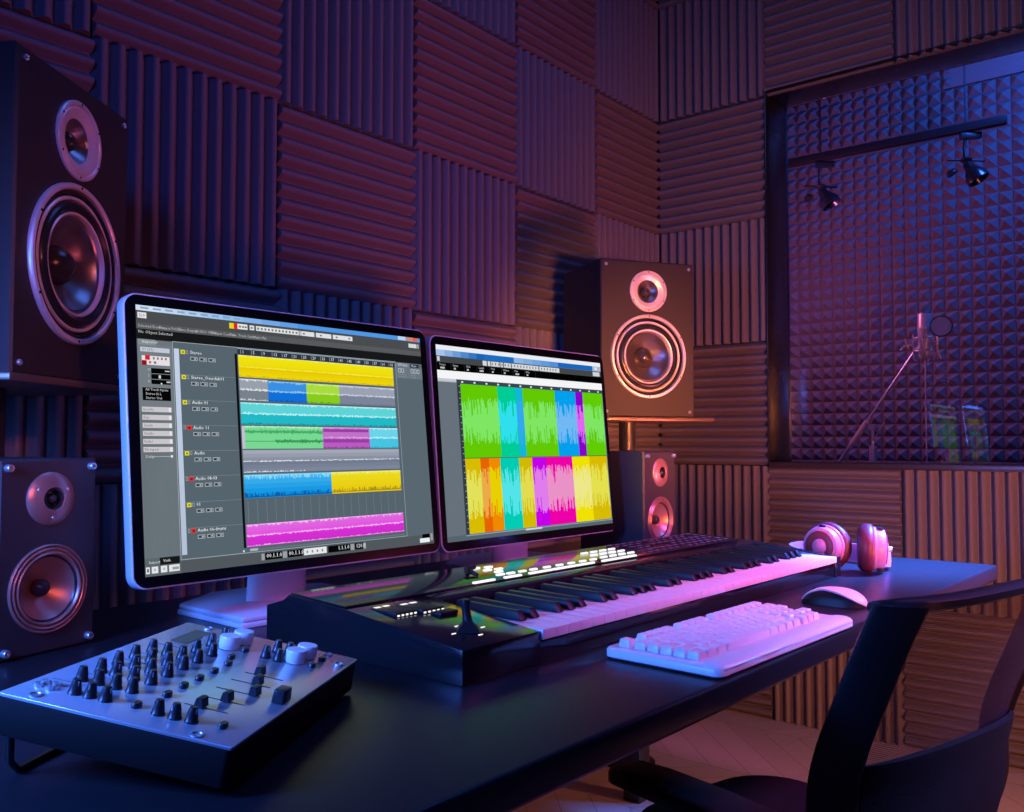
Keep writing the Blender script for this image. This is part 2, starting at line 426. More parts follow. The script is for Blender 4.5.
def big_speaker(label, loc, rz):
    t = thing('speaker', label, 'speaker', loc, rz, 'large studio speakers on stands')
    W, H, D = .332, .5, .30; f = -D/2
    child('cabinet', baffle_cabinet(W, H, D, [(.194, .134*.95), (.403, .066*.93)], M_cab), t)
    driver(t, 'woofer', .194, f, .134, 'woofer'); driver(t, 'tweeter', .403, f, .066, 'tweeter')
    for sx in (-1, 1):
        for z in (.018, H-.018):
            MB().lathe([(.005, f), (.005, f-.003), (.0035, f-.0045), (.0015, f-.003), (0, f-.003)], 16).build('screw', M_bolt, t, loc=(sx*(W/2-.018), 0, z))
    return t
def small_speaker(label, loc, rz):
    t = thing('bookshelf_speaker', label, 'speaker', loc, rz, 'small bookshelf speakers on the desk')
    W, H, D = .153, .268, .20; f = -D/2
    child('cabinet', baffle_cabinet(W, H, D, [(.0885, .061*.93), (.2125, .037*.9)], M_cab_small), t)
    driver(t, 'woofer', .0885, f, .061, 'small_woofer'); driver(t, 'tweeter', .2125, f, .037, 'dome')
    for sx in (-1, 1):
        for z in (.012, H-.012):
            MB().lathe([(.0055, f), (.0055, f-.007), (.0045, f-.0085), (.0025, f-.0085), (.0022, f-.005), (0, f-.005)], 18).build('bolt', M_bolt, t, loc=(sx*(W/2-.012), 0, z))
    return t
AL, AR = math.radians(35.1), math.radians(-31.1)
big_speaker('large black studio speaker lit blue and purple, above the left monitor corner', (.6055, 1.628, 1.1505), AL)
big_speaker('large studio speaker on a stand, in the room corner by the window', (2.5645, 1.598, 1.129), AR)
small_speaker('small blue-lit bookshelf speaker standing behind the silver mixer', (.540, 1.387, DZ), math.radians(14))
small_speaker('small reddish-lit bookshelf speaker on the desk behind the synthesizer', (2.068, 1.288, DZ), math.radians(-1.6))

def stand(label, loc, rz, h):
    t = thing('speaker_stand', label, 'speaker stand', loc, rz, 'speaker stands')
    MB().box((.018, -.005, h-.006), (.425, .325, .012)).build('top_plate', M_plate, t, bevel=.002)
    MB().cyl((0, 0, .02), (0, 0, h-.012), .028, n=28).build('pole', M_dark, t)
    MB().lathe([(0, 0), (.085, 0), (.085, .006), (.078, .011), (.034, .016), (.030, .024), (0, .024)], 40, axis='z').build('base', M_blackmetal, t, smooth=40)
stand('black pole stand holding the large speaker behind the left monitor', (.6055, 1.628, 0), AL, 1.1505)
stand('black pole stand holding the large speaker in the room corner', (2.5645, 1.598, 0), AR, 1.129)

# ------------------------------------------------------------------ monitors
class Screen:
    def __init__(s, w, h): s.mb = MB(); s.mats = []; s.w = w; s.h = h
    def mi(s, c, st=1.0):
        m = emat(c, st)
        if m not in s.mats: s.mats.append(m)
        return s.mats.index(m)
    def P(s, a, b, L): return ((a-.5)*s.w, -.0016 - .00012*L, (.5-b)*s.h)
    def q(s, a, b, c, d, col, L=1):
        s.mb.add([s.P(a, d, L), s.P(c, d, L), s.P(c, b, L), s.P(a, b, L)], [(0, 1, 2, 3)], s.mi(col))
    def grad(s, a, b, c, d, c0, c1, n=6, L=1, vert=True):
        r0 = [int(c0[i:i+2], 16) for i in (0, 2, 4)]; r1 = [int(c1[i:i+2], 16) for i in (0, 2, 4)]
        for k in range(n):
            col = ''.join('%02x' % round(x + (y-x)*k/(n-1)) for x, y in zip(r0, r1))
            if vert: s.q(a, b+(d-b)*k/n, c, b+(d-b)*(k+1)/n, col, L)
            else: s.q(a+(c-a)*k/n, b, a+(c-a)*(k+1)/n, d, col, L)
    def wave(s, a, c, tc, up, dn, col, L=2, n=90, lo=.15):
        i = s.mi(col); w = (c-a)/n
        for k in range(n):
            u = up*(lo + (1-lo)*random.random()**1.6); d = dn*(lo + (1-lo)*random.random()**1.6)
            x = a + k*w
            s.mb.add([s.P(x, tc+d, L), s.P(x+w, tc+d, L), s.P(x+w, tc-u, L), s.P(x, tc-u, L)], [(0, 1, 2, 3)], i)
    def spikes(s, a, c, tb, h, col, L=2, n=20, up=True, lo=.1):
        # triangles rising from a base line at tb
        i = s.mi(col); w = (c-a)/n; sg = -1 if up else 1
        for k in range(n):
            hh = h*(lo + (1-lo)*random.random()**2.2); x = a + k*w
            s.mb.add([s.P(x, tb, L), s.P(x+w, tb, L), s.P(x+w*.62, tb+sg*hh, L), s.P(x+w*.38, tb+sg*hh, L)], [(0, 1, 2, 3)], i)
    def txt(s, a, b, body, size, col, L=4):
        x, y, z = s.P(a, b, L)
        M = Matrix.Translation((x, y, z)) @ Matrix.Rotation(PI/2, 4, 'X')
        s.mb.text(body, size, s.mi(col), M)
    def ring(s, a, b, c, d, col, L=3, w=.0018):
        wt = w*s.w/s.h
        s.q(a, b, c, b+wt, col, L); s.q(a, d-wt, c, d, col, L); s.q(a, b, a+w, d, col, L); s.q(c-w, b, c, d, col, L)

def left_screen():
    S = Screen(.5827, .4035); q = S.q
    q(0, 0, 1, 1, '596770', 0)
    S.grad(0, 0, .5, .020, 'cfe0f6', '5f9fe6', 8, 1, False); q(.5, 0, 1, .020, '4f97e4')
    q(.90, 0, .935, .018, 'bfd4ee', 2); q(.94, 0, .965, .018, 'd8885c', 2); q(.968, 0, .99, .018, 'e2603a', 2)
    for k in range(9): q(.012+.034*k, .006, .012+.034*k+.022, .013, '86a2c4', 2)
    q(0, .020, 1, .086, '4a4d50'); q(0, .066, 1, .090, '5a5c5f'); q(0, .088, 1, .129, '17181a')
    q(.004, .027, .028, .049, 'e4e4e6', 2); S.txt(.007, .044, 'Sl.0', .007, '303030')
    q(.269, .029, .283, .052, 'e9d616', 2); q(.283, .029, .295, .052, 'dd2a20', 2); q(.295, .029, .327, .051, 'e8e6e8', 2)
    for a, c in ((.334, .349), (.355, .502), (.505, .509), (.511, .559), (.565, .623), (.629, .706)): q(a, .030, c, .050, 'dfe1e3', 2)
    for k in range(12): q(.359+.012*k, .036, .365+.012*k, .045, '70747a', 3)
    for k, a in enumerate((.299, .309, .318, .337, .517, .58, .64, .69)): q(a, .037, a+.007, .044, '6c6f75', 3)
    q(.946, .031, .983, .051, 'd5d7d9', 2); q(.987, .031, .992, .051, 'c0c4c8', 2)
    for a, wd in ((.004, 'Selected Devices'), (.062, 'Project Folder'), (.115, 'Time Display'), (.165, 'AUDIO VIEW'), (.213, 'Output Controls'), (.268, 'Time'), (.296, 'Track Options'), (.344, 'Mode Mix')): S.txt(a, .083, wd, .0062, 'b9bcc0')
    S.txt(.004, .106, 'No Object Selected', .0068, 'c8cacc')
    # left inspector
    q(.0, .127, .096, 1, '6c757b', 1); q(.003, .128, .051, .150, '858c91', 2); S.txt(.013, .142, 'Inspector', .0066, 'dfe3e6')
    q(.003, .148, .094, .955, '737c82', 2); q(.003, .40, .094, .955, '626d74', 2)
    q(.008, .158, .088, .175, 'c2c9d6', 3); S.txt(.013, .171, '01 (01)', .0062, '4b525c')
    q(.011, .190, .087, .224, 'e7dfe2', 3)
    for a, b, c in ((.020, .188, 'd9202c'), (.011, .208, '951018')): S.grad(a, b, a+.013, b+.018, c, c, 2, 4)
    for k in range(4): q(.041+.011*k, .194, .046+.011*k, .203, '7d7478', 4)
    q(.030, .210, .036, .219, 'b06068', 4); q(.043, .210, .050, .219, '7d7478', 4)
    q(.035, .236, .088, .296, '060607', 3); q(.035, .256, .088, .258, '8d949a', 4); q(.035, .277, .088, .279, '8d949a', 4)
    q(.073, .243, .086, .247, 'cfd2d5', 4); q(.055, .262, .061, .274, 'cfd2d5', 4); q(.076, .284, .087, .289, 'cfd2d5', 4); q(.060, .291, .064, .296, 'e8e8e8', 4)
    for k in range(3): S.txt(.026, .247+.022*k, ('M', 'S', 'R')[k], .006, 'b8bec3')
    q(.010, .310, .087, .358, '060607', 3)
    for k, wd in enumerate(('All Track Inputs', 'Stereo In L', 'Stereo Out')): S.txt(.018, .3215+.0155*k, wd, .0056, 'c6c9cc')
    for k, wd in enumerate(('Inserts', 'Equ', 'Sends', 'Studio', 'Fader', 'Notepad')):
        b = .382 + .0298*k; q(.007, b, .087, b+.019, 'c9c6cb', 3); S.txt(.010, b+.014, wd, .006, '5a5a60'); q(.079, b+.002, .085, b+.017, 'e6e6ea', 4)
    S.txt(.012, .571, 'Delay', .006, 'd0d4d8'); q(.036, .5660, .082, .5675, 'c8ccd0', 4); q(.080, .562, .0855, .571, 'e8eaec', 4)
    q(.0, .935, .096, 1, '5c666d', 3); q(.039, .936, .093, .962, '17181a', 4); S.txt(.048, .953, 'Visib.', .006, 'd5d7d9', 5); S.txt(.010, .955, 'Inspect', .006, 'd5d7d9', 5)
    for a, c in ((.002, .012), (.017, .034), (.041, .058), (.063, .092)): q(a, .966, c, .990, 'e2e4e6', 4)
    q(.005, .972, .009, .984, '202224', 5); q(.072, .974, .090, .984, '9a9da0', 5); q(.022, .973, .028, .982, 'b8babd', 5); q(.047, .973, .053, .982, 'b8babd', 5)
    # main window
    q(.096, .127, .882, .953, '55646d', 2); S.ring(.096, .127, .882, .953, 'a9b4bb', 3, .0014)
    S.grad(.100, .154, .1145, .935, 'c3cfe6', 'b3c0d6', 6, 3)
    for k in range(1, 8): q(.115, .158+.0975*k-.003, .281, .158+.0975*k-.0015, '7c8a93', 3)
    names = ('Stereo', 'Stereo_Overdub01', 'Audio 01', 'Audio 11', 'Audio', 'Audio 08-03', '01', 'Audio 06-drums')
    for k in range(8):
        y = .165 + .0977*k; yl = k in (0, 1, 2, 4, 6)
        q(.119 if yl else .128, y-.008, .1315 if yl else .1415, y+.008, 'e6dd22' if yl else 'e02b2b', 4)
        q(.1225 if yl else .132, y-.003, .1285 if yl else .138, y+.004, '8c8418' if yl else '7c1414', 5)
        S.ring(.134 if yl else .119, y-.007, .140 if yl else .125, y+.006, 'aab4ba', 4, .001)
        S.txt(.146, y+.005, names[k], .0074, 'eef1f3', 4)
        for j in range(3):
            a = .146 + .027*j; S.ring(a, y+.017, a+.021, y+.031, 'c6ccd0', 4, .0011); q(a+.004, y+.021, a+.009, y+.027, '20262a', 4); q(a+.012, y+.021, a+.017, y+.027, 'aab2b7', 4)
    q(.281, .154, .2885, .932, '0b0c10', 4)
    q(.290, .132, .875, .156, '2b3344', 3); q(.290, .131, .875, .1335, 'a8b2bd', 4)
    for k in range(17):
        a = .300 + .0345*k; q(a, .136, a+.0015, .154, '9aa6b4', 4)
        if k % 1 == 0: S.txt(a+.005, .151, str(1+4*k) if k else '1', .0075, 'dfe4ea', 4)
    X0, X1 = .292, .868
    S.grad(X0, .158, X1, .205, 'f0e415', 'eedb0a', 4, 3); S.grad(X0, .205, X1, .248, 'e8c806', 'efd90a', 4, 3)
    S.wave(X0, X1, .206, .004, .004, 'f3ec4a', 4, 140); S.wave(X0, X1, .158, 0, .006, 'f6f08a', 4, 120); S.wave(X0, X1, .245, .006, .003, 'd9b800', 4, 120)
    def clip(a, c, b, d, hi, lo, ln, dark):
        m = (b+d)/2; n = max(10, int((c-a)*240))
        S.grad(a, b, c, m, hi, hi, 2, 3); S.grad(a, m, c, d, lo, lo, 2, 3)
        S.wave(a, c, m, .007, .005, ln, 4, n); S.wave(a, c, b, 0, .010, ln, 4, n, .3); S.wave(a, c, d-.001, .008, 0, dark, 4, n)
    clip(X0, .384, .255, .344, '98a0ab', '77828c', 'dfe2ea', 'c9ced6'); clip(.384, .518, .258, .344, '3a8fe0', '0f6fd8', '8fc6f4', '0a55b4')
    clip(.518, .641, .258, .344, 'a9dc3f', '88cc1e', 'cdeb86', '5f9c10'); clip(.641, X1, .258, .344, '9aa1b3', '7b8498', 'c9cedb', '6d7588')
    clip(X0, X1, .352, .441, '5ed4d8', '22b9c6', 'bdf0f2', '148f9d')
    q(X0, .447, .301, .540, 'c6bed6', 3)
    q(.301, .447, .568, .540, '79d894', 3); S.wave(.301, .568, .470, .010, .010, '3fae62', 4, 110, .3); q(.301, .508, .568, .5105, '2f9250', 4); S.wave(.40, .568, .509, .010, .010, '2f9a54', 4, 70, .3); S.wave(.301, .568, .449, .003, .008, 'bff0cb', 4, 90)
    clip(.568, .751, .447, .540, 'c271c9', 'b85cc0', 'd8a4dc', '8e3a98'); clip(.751, .870, .447, .540, '6ad4ea', '46c4e2', 'c0eef7', '1f9fc4')
    q(.571, .455, .747, .468, '9a3ca6', 4); q(.571, .500, .747, .5145, '9a3ca6', 4)
    S.grad(X0, .545, .870, .590, 'a3a8b6', '8a91a2', 3, 3); S.grad(X0, .590, .870, .637, '717b8e', '7d869a', 3, 3); S.wave(X0, .870, .591, .003, .003, 'e6e8ee', 4, 110, .05); S.wave(X0, .5, .635, .006, 0, 'e6e8ee', 4, 60, .02)
    S.grad(X0, .644, .591, .738, '45b4ee', '0a8fe0', 5, 3); S.wave(X0, .591, .645, 0, .022, '8fd8f8', 4, 120); S.wave(X0, .591, .736, .022, 0, '0b5fa8', 4, 120)
    S.grad(.591, .870, .644, .644, 'ffffff', 'ffffff', 2, 1)
    S.grad(.591, .644, .870, .738, 'ecdc22', 'e9c90c', 5, 3); S.wave(.591, .870, .645, 0, .012, 'f4ee90', 4, 110); S.wave(.591, .870, .733, .022, 0, 'a8901a', 4, 110)
    for k in range(19): a = .30+.030*k; q(a, .745, a+.0010, .838, '7d8b94', 3)
    S.grad(X0, .842, .870, .886, 'e06ae0', 'e257e0', 3, 3); S.grad(X0, .886, .870, .930, 'd62fd4', 'cf2ccd', 3, 3)
    S.wave(X0, .870, .887, .005, .005, 'f3b4ef', 4, 150); S.wave(X0, .870, .843, 0, .010, 'f4c0f0', 4, 130); S.wave(X0, .870, .928, .005, .0, 'f0b6ee', 4, 130)
    q(.278, .940, .283, .948, 'd8dce0', 4); q(.300, .937, .325, .947, 'aab4ba', 4); q(.325, .940, .87, .946, '66737b', 4)
    # right strip
    q(.884, .130, .943, .150, '75808a', 3); q(.946, .134, .985, .150, '2b2f33', 3); S.txt(.892, .145, 'VST Rack', .0062, 'e2e6e9'); S.txt(.951, .146, 'Meter', .006, 'd0d4d8')
    q(.884, .150, 1, .205, '6a7781', 2)
    for a in (.892, .906, .948, .962, .976): S.ring(a, .158, a+.011, .177, 'd4d9dc', 4, .0013)
    S.ring(.892, .186, .925, .199, '8a969e', 4, .0012); S.ring(.948, .186, .968, .199, '8a969e', 4, .0012)
    # transport
    q(.096, .955, 1, 1, '50585e', 2)
    for a, c in ((.335, .345), (.405, .419), (.648, .662), (.698, .708)): q(a, .962, c, .988, '9b9fa3', 3)
    for a, c in ((.347, .403), (.421, .473), (.564, .646), (.665, .696)): q(a, .960, c, .988, '050506', 3)
    for a, wd in ((.351, '00.1.1.0'), (.425, '00.1.1.0'), (.600, '1.1.1.0'), (.669, '120.0')): S.txt(a, .980, wd, .0095, 'f0f2f4', 4)
    q(.477, .960, .558, .987, 'e4e6e9', 3)
    for k in range(4): q(.486+.018*k, .969, .491+.018*k, .979, '777b80', 4)
    q(.948, .952, .981, .973, '050506', 3); q(.936, .971, .980, .991, 'eceef0', 4); q(.985, .952, .995, .985, '9aa0a4', 3)
    return S

def right_screen():
    S = Screen(.588, .4075); q = S.q
    q(0, 0, 1, 1, '69747f', 0)
    q(0, 0, 1, .024, 'eceef3'); S.grad(0, .024, .25, .056, 'a8c2ea', '1464b8', 6, 1, False); q(.25, .024, .45, .056, '1b6cc4')
    S.grad(.42, .024, .70, .054, '8fb6e8', '4f92da', 5, 2, False); q(.70, .024, .94, .054, '1a66ba'); q(.94, .024, 1, .054, '9fbfe2', 2); q(.955, .030, .985, .046, 'e4dfe4', 3); q(.975, .030, .988, .046, 'dd9e80', 4)
    q(0, .056, 1, .090, '43474a'); q(.003, .060, .016, .084, 'cdd0d3', 2)
    for a, c in ((.24, .262), (.268, .282), (.286, .335), (.34, .355), (.36, .40), (.404, .57), (.575, .705)): q(a, .060, c, .086, 'd9dadd', 2)
    for k in range(22): q(.29+.0185*k, .066, .296+.0185*k, .079, '6a6d72', 3)
    q(.94, .060, .99, .086, 'cfd1d4', 2)
    q(0, .090, 1, .130, '030303')
    for k, wd in enumerate(('Tempo', 'Signat.', 'Click', 'Length', 'Pitch', 'Volume', 'Fade', 'Mute')):
        a = .012+.068*k; S.txt(a, .106, wd, .0065, 'bfc3c7', 3); q(a+.004, .113, a+.014+.012*(k % 3 == 0), .122, 'b9bdc1', 3); q(a+.058, .093, a+.0595, .127, '33373a', 3)
    q(0, .130, 1, .172, 'f4f5f7'); q(0, .172, .093, .19, 'c5c9cf', 2)
    q(0, .185, .094, 1, '66717c', 2); q(.094, .172, 1, .194, '3a4450', 2); q(.094, .19, .112, .972, '323b44', 2)
    for k in range(14): q(.118+.065*k, .180, .128+.065*k, .189, 'e6e9ec', 3)
    for k in range(24): q(.103, .205+.032*k, .110, .208+.032*k, 'b4bcc4', 3)
    X0, X1, Tt, Tm, Tb = .112, .994, .194, .582, .970
    def band(f0, f1, b, d, outer, inner, m0, m1):
        a, c = X0+(X1-X0)*f0, X0+(X1-X0)*f1; H = d-b
        q(a, b, c, d, inner, 3)
        n = max(8, int((c-a)*230)); w = (c-a)/n
        for k in range(n):
            x = a + k*w
            for up in (True, False):
                r = random.random(); tip = .26*(r**2.4) + .05*random.random(); base = m0 if up else m1
                d_ = H*(base - .03 + tip)
                if up: q(x, b, x+w, b+d_, outer, 4)
                else: q(x, d-d_, x+w, d, outer, 4)
    for f0, f1, o_, i_ in ((0, .2255, '62c902', '7fe663'), (.2255, .344, '00cc96', '2fe0ec'), (.344, .391, '12b6d8', '33a8ee'), (.391, .6225, '62c902', '7fe663'), (.6225, .78, '02a0ec', '72b8f4'), (.78, .839, '8a00cc', 'e266f2'), (.839, 1, '62cc02', '7fe663')):
        band(f0, f1, Tt, Tm, o_, i_, .19, .20)
    for f0, f1, o_, i_ in ((0, .09, 'd8bc00', 'e2e25a'), (.09, .142, 'e66400', 'ecaa48'), (.142, .213, 'f08a00', 'e8d000'), (.213, .336, '00ccb4', '52e4e8'), (.336, .425, 'd2ba00', 'e2dc4e'), (.425, .5225, 'c600e8', 'e07cec'), (.5225, .718, 'ee00a8', 'ea92c8'), (.718, .855, 'efe200', 'ece88a'), (.855, 1, 'd8bc00', 'e4e04e')):
        band(f0, f1, Tm, Tb, o_, i_, .14, .20)
    q(X0, Tm-.002, X1, Tm+.002, '4a5a40', 6)
    q(0, .972, 1, 1, '56646f', 3); q(.094, .974, 1, .979, '8fa6b8', 4); q(.42, .974, .52, .984, 'c9d4dc', 5)
    return S

def monitor(label, px, py, pz, yaw, tilt, H, base_dy, screen):
    bx = px + .010; by = py + base_dy
    t = thing('monitor', label, 'monitor', (bx, by, DZ), yaw, 'monitors on the desk')
    d = Matrix.Rotation(-yaw, 3, 'Z') @ Vector((px-bx, py-by, 0))
    M = Matrix.Translation((d.x, d.y, pz-DZ)) @ Matrix.Rotation(-tilt, 4, 'X')
    W, TH = .620, .027
    # aluminium case with rounded corners and a softened back
    rings = []
    for inset, y in ((.0012, .0), (0, .0012), (0, TH-.008), (.0025, TH-.003), (.010, TH)):
        rings.append([(x, y, z) for x, z in rrect(W-2*inset, H-2*inset, .022-inset*.5, 8)])
    MB().loft(rings, M=M).build('case', M_alu, t, smooth=40)
    f = MB(); f.loft([[(x, y, z) for x, z in rrect(W-.005, H-.005, .0195, 8)] for y in (.002, -.0012)], M=M)
    f.build('bezel', M_glassblack, t, smooth=30)
    S = screen(); S.mb.v = [tuple(M @ Vector(v)) for v in S.mb.v]
    S.mb.build('screen', S.mats, t, smooth=0, normals=False)
    # neck: curved wide bracket from the back of the case down to the foot
    nk = MB(); rings = []
    for z, y0, y1, hw in ((.012, -.012, .020, .062), (.05, -.010, .018, .060), (.12, -.016, .010, .058), (.20, -.030, -.012, .056), (.235, -.036, -.024, .054)):
        n = 10; r = []
        for k in range(n+1): a = PI + PI*k/n; r.append((hw*math.cos(a)*1.0, y0 + (y1-y0)*.5 + (y1-y0)*.5*math.sin(a) - .010*abs(math.sin(a)), z))
        for k in range(n+1): a = PI*k/n; r.append((hw*math.cos(a), y0 + (y1-y0)*.5 + (y1-y0)*.5*math.sin(a), z))
        rings.append(r)
    nk.loft(rings); nk.build('neck', M_alu, t, smooth=60)
    poly = [(-.152, -.125), (.152, -.125), (.152, .07), (.055, .135), (-.055, .135), (-.152, .07)]
    b = MB(); b.prism(poly, 0, .0085); b.build('foot', M_alu, t, bevel=.002)
    b = MB(); b.prism([(x*.985, y*.985) for x, y in poly], .0095, .018); b.build('foot_plate', M_alu, t, bevel=.003)
    return t
monitor('widescreen monitor showing grey audio track editor, beside the large left speaker', .969, 1.254, 1.054, -.024, .108, .440, .081, left_screen)
monitor('monitor showing green, yellow and magenta waveforms, nearer the window', 1.627, 1.269, 1.0486, -.0255, .092, .448, .071, right_screen)

# ------------------------------------------------------------------ synthesizer
syn = thing('synthesizer', 'black 61-key synthesizer with white glowing buttons in front of the monitors', 'synthesizer', (.797, .727, DZ), -.0305)
LN = 1.183
b = MB()
cheek = [(0, 0), (0, .043), (.22, .0655), (.347, .072), (.363, .0616), (.404, .05), (.404, 0)]
mid = [(.002, 0), (.002, .033), (.186, .033), (.186, .0615), (.22, .0655), (.347, .072), (.363, .0616), (.404, .05), (.404, 0)]
b.prism(cheek, 0, .148, 0, ax='x'); b.prism(mid, .148, 1.152, 0, ax='x')
b.prism([(0, 0), (0, .043), (.19, .0615), (.347, .069), (.363, .0616), (.404, .05), (.404, 0)], 1.152, LN, 0, ax='x')
b.build('body', M_synth, syn, bevel=.0015, seg=2)
# raised glossy control panel, its lower seam on the left half
MB().prism([(.2215, .0658), (.2215, .0685), (.3465, .0742), (.3465, .071)], .002, 1.140, ax='x').build('control_panel', M_synth, syn, bevel=.001)
NW = 36; kw = (1.152-.148)/NW
wk = MB(); wk.box((0, .0905, .0385), (kw-.0007, .187, .013))
wkm = wk.mesh('white_key', M_white_key, bevel=.0007)
bk = MB(); bk.loft([[(-.0075, y, .046), (.0075, y, .046), (.0055, y+dy, z), (-.0055, y+dy, z)] for y, dy, z in ((.052, .010, .0585), (.178, 0, .061))])
bkm = bk.mesh('black_key', M_black_key, bevel=.0015)
for k in range(NW):
    child('white_key', wkm, syn, (.148+kw*(k+.5), 0, 0))
    if k < NW-1 and k % 7 in (0, 1, 3, 4, 5): child('black_key', bkm, syn, (.148+kw*(k+1), 0, 0))
def ptop(v): return .0685 + (v-.2215)/.125*.0057
def pbox(u, v, du, dv, h=.0035):
    return MB().box((u, v, ptop(v)+h/2-.0005), (du, dv, h))
leds = [(.282, .226, .050, .006), (.352, .226, .042, .006), (.425, .226, .062, .006), (.490, .226, .062, .006), (.552, .226, .056, .006), (.612, .226, .012, .006), (.664, .226, .110, .007)]
for u in (.402, .432, .469, .505, .540, .575, .608): leds.append((u, .248, .018, .006))
for u, v in ((.358, .316), (.385, .311), (.362, .292), (.386, .288), (.366, .270), (.348, .250), (.372, .248)): leds.append((u, v, .018, .007))
for r, v in enumerate((.252, .278, .304)):
    for c in range(4): leds.append((.648+.031*c+.004*r, v, .021, .0055))
for q in leds: pbox(*q).build('lit_button', M_led, syn, bevel=.0008, seg=1)
for r, v in enumerate((.236, .256, .276, .296, .316, .334)):
    for c in range(13):
        u = .785 + .0265*c
        if u < .81 and .26 < v < .30: continue
        if random.random() < .12: continue
        pbox(u + .004*random.random(), v, .017 if r % 2 else .012, .0075, .0026).build('button', M_btn, syn, bevel=.001, seg=1)
# pad blocks, joystick and a small lever on the left
def ctop(v): return .043 + v/.22*.0225
for u, v, s in ((.048, .178, .038), (.092, .172, .042)):
    pd = MB(); h0 = ctop(v); pd.box((u, v, h0+.0005), (s, .055, .006)); o = pd.build('pad_block', M_black_key, syn, bevel=.0015)
    mk = MB()
    for k in range(5): mk.box((u-s/2+s*(k+.5)/5, v-.0285, h0-.0005), (s*.09, .0012, .0022))
    for k in range(2): mk.box((u-s/2+s*(.28+.4*k), v+.022, h0+.0037), (s*.26, .006, .0006))
    for k in range(5): mk.box((u+s/2+.0005, v-.024+.011*k, h0+.001), (.0012, .002, .002))
    mk.build('pad_marking', M_led, o, smooth=0)
MB().box((.100, .130, ctop(.13)+.002), (.035, .018, .006)).build('slider', M_black_key, syn, bevel=.002)
j = MB(); h0 = ctop(.055)
j.lathe([(0, h0+.018), (.004, h0+.017), (.010, h0+.010), (.018, h0+.004), (.022, h0)], 4, axis='z', M=Matrix.Translation((.067, .055, 0)))
j.loft([[(.067+r*math.cos(2*PI*k/10), .055+dy+r*math.sin(2*PI*k/10), h0+z) for k in range(10)] for r, z, dy in ((.008, .005, 0), (.006, .018, .002), (.0055, .028, .004), (.007, .036, .005), (.0062, .040, .005))])
jo = j.build('joystick', M_black_key, syn, smooth=50)
mk = MB()
for du, dv in ((-.026, 0), (.028, 0), (0, -.022), (.002, .022)): mk.box((.067+du, .055+dv, ctop(.055+dv)+.0006), (.007, .0018, .001))
mk.build('joystick_marking', M_led, jo, smooth=0)
lv = MB(); h0 = ptop(.28)
lv.tube([(.288, .268, h0+.003), (.300, .282, h0+.010), (.322, .285, h0+.012)], [.0035, .005, .004], 10); lv.tube([(.300, .282, h0+.010), (.306, .262, h0+.002)], [.0045, .003], 10)
lv.build('lever', M_black_key, syn, smooth=60)

# ------------------------------------------------------------------ mixer
mix = thing('audio_mixer', 'silver-topped mixer full of black knobs, propped on wire foot at desk end', 'mixer')
ex, ey = Vector((.5014, -.8488, -.1679)), Vector((.8599, .5103, -.0123)); nn = ex.cross(ey).normalized(); ey = nn.cross(ex)
R3 = Matrix((ex, ey, nn)).transposed()
mix.matrix_world = Matrix.Translation((.51225, .8155, .817)) @ R3.to_4x4()
MWi = mix.matrix_world.inverted()
MW, MD = .2144, .320
MB().prism(rrect(MW, MD, .006, 3), -.036, -.0025).build('body', M_mixbody, mix, bevel=.003)
fp = MB(); fp.prism(rrect(MW, MD, .002, 2), -.003, 0); fp.build('faceplate', M_panel, mix, bevel=.0006)
kn = MB(); kn.lathe([(.0068, 0), (.0070, .0015), (.0062, .0025), (.0054, .008), (.0042, .0130), (.0036, .0150), (.0, .0153)], 24, axis='z').box((0, -.0046, .008), (.0010, .0012, .011), 1)
kn.v = [(x*.88, y*.88, z*.88) for x, y, z in kn.v]
knm = kn.mesh('knob', [M_knob, M_bolt], smooth=40)
K = [(-.0585, -.126), (-.0437, -.126), (-.0288, -.126), (.0227, -.1285), (.0385, -.1287), (.054, -.1286),
     (.0235, .0905), (.0394, .0880+.000), (.0241, .1205), (.038, .1211), (-.0431, .1264), (-.0415, .091), (-.0416, .057), (-.0232, .057)]
for e, rows in ((-.093, (-.0747, -.058, -.0405, -.024)), (-.0625, (-.0755, -.060, -.0412, -.0231)), (-.0327, (-.0768, -.0587, -.0413, -.0236)), (-.003, (-.0769, -.0589, -.0408, -.0236)), (.0265, (-.0753, -.0583, -.0414, -.0235))):
    K += [(a, e) for a in rows]
for a, e in K: child('knob', knm, mix, (a, e, 0), (0, 0, random.uniform(-2.4, 2.4)))
bg = MB(); bg.lathe([(.0105, .0005), (.0105, .002), (.0112, .003), (.0112, .0125), (.0106, .014), (.0, .0143)], 36, axis='z')
bgm = bg.mesh('jog_knob', M_white, smooth=40)
for a, e in ((-.0228, .0951), (-.0201, .1245), (.0549, .0969), (.0575, .124)): child('jog_knob', bgm, mix, (a, e, 0))
sw = MB(); sw.loft([[(x, y, z) for x, y in rrect(.0068*s, .0105*s, .0030*s, 4)] for z, s in ((0, 1.05), (.0035, 1), (.0045, .85))]); sw.box((-.0022, 0, .0046), (.0008, .0075, .0006), 1)
swm = sw.mesh('push_button', [M_knob, M_bolt], smooth=40)
for a, e in ((-.0004, -.1237), (.0057, -.084), (.0049, -.0531), (.0054, -.0237), (.0056, .0061), (.0052, .0376), (-.0031, .0612), (-.0031, .0952), (.077, .0929), (.0769, .1236), (.081, -.1242)): child('push_button', swm, mix, (a, e, 0))
slm = MB().box((.021, 0, .0001), (.042, .0012, .0005)).mesh('fader_slot', M_knob, smooth=0)
fc = MB(); fc.loft([[(-.0045*s, -.006, z), (.0045*s, -.006, z), (.0045*s, .006, z), (-.0045*s, .006, z)] for z, s in ((.001, 1), (.0095, .62))]); fc.box((0, 0, .0098), (.0009, .0118, .0006), 1); fc.box((-.0040, 0, .004), (.0009, .0012, .006), 1)
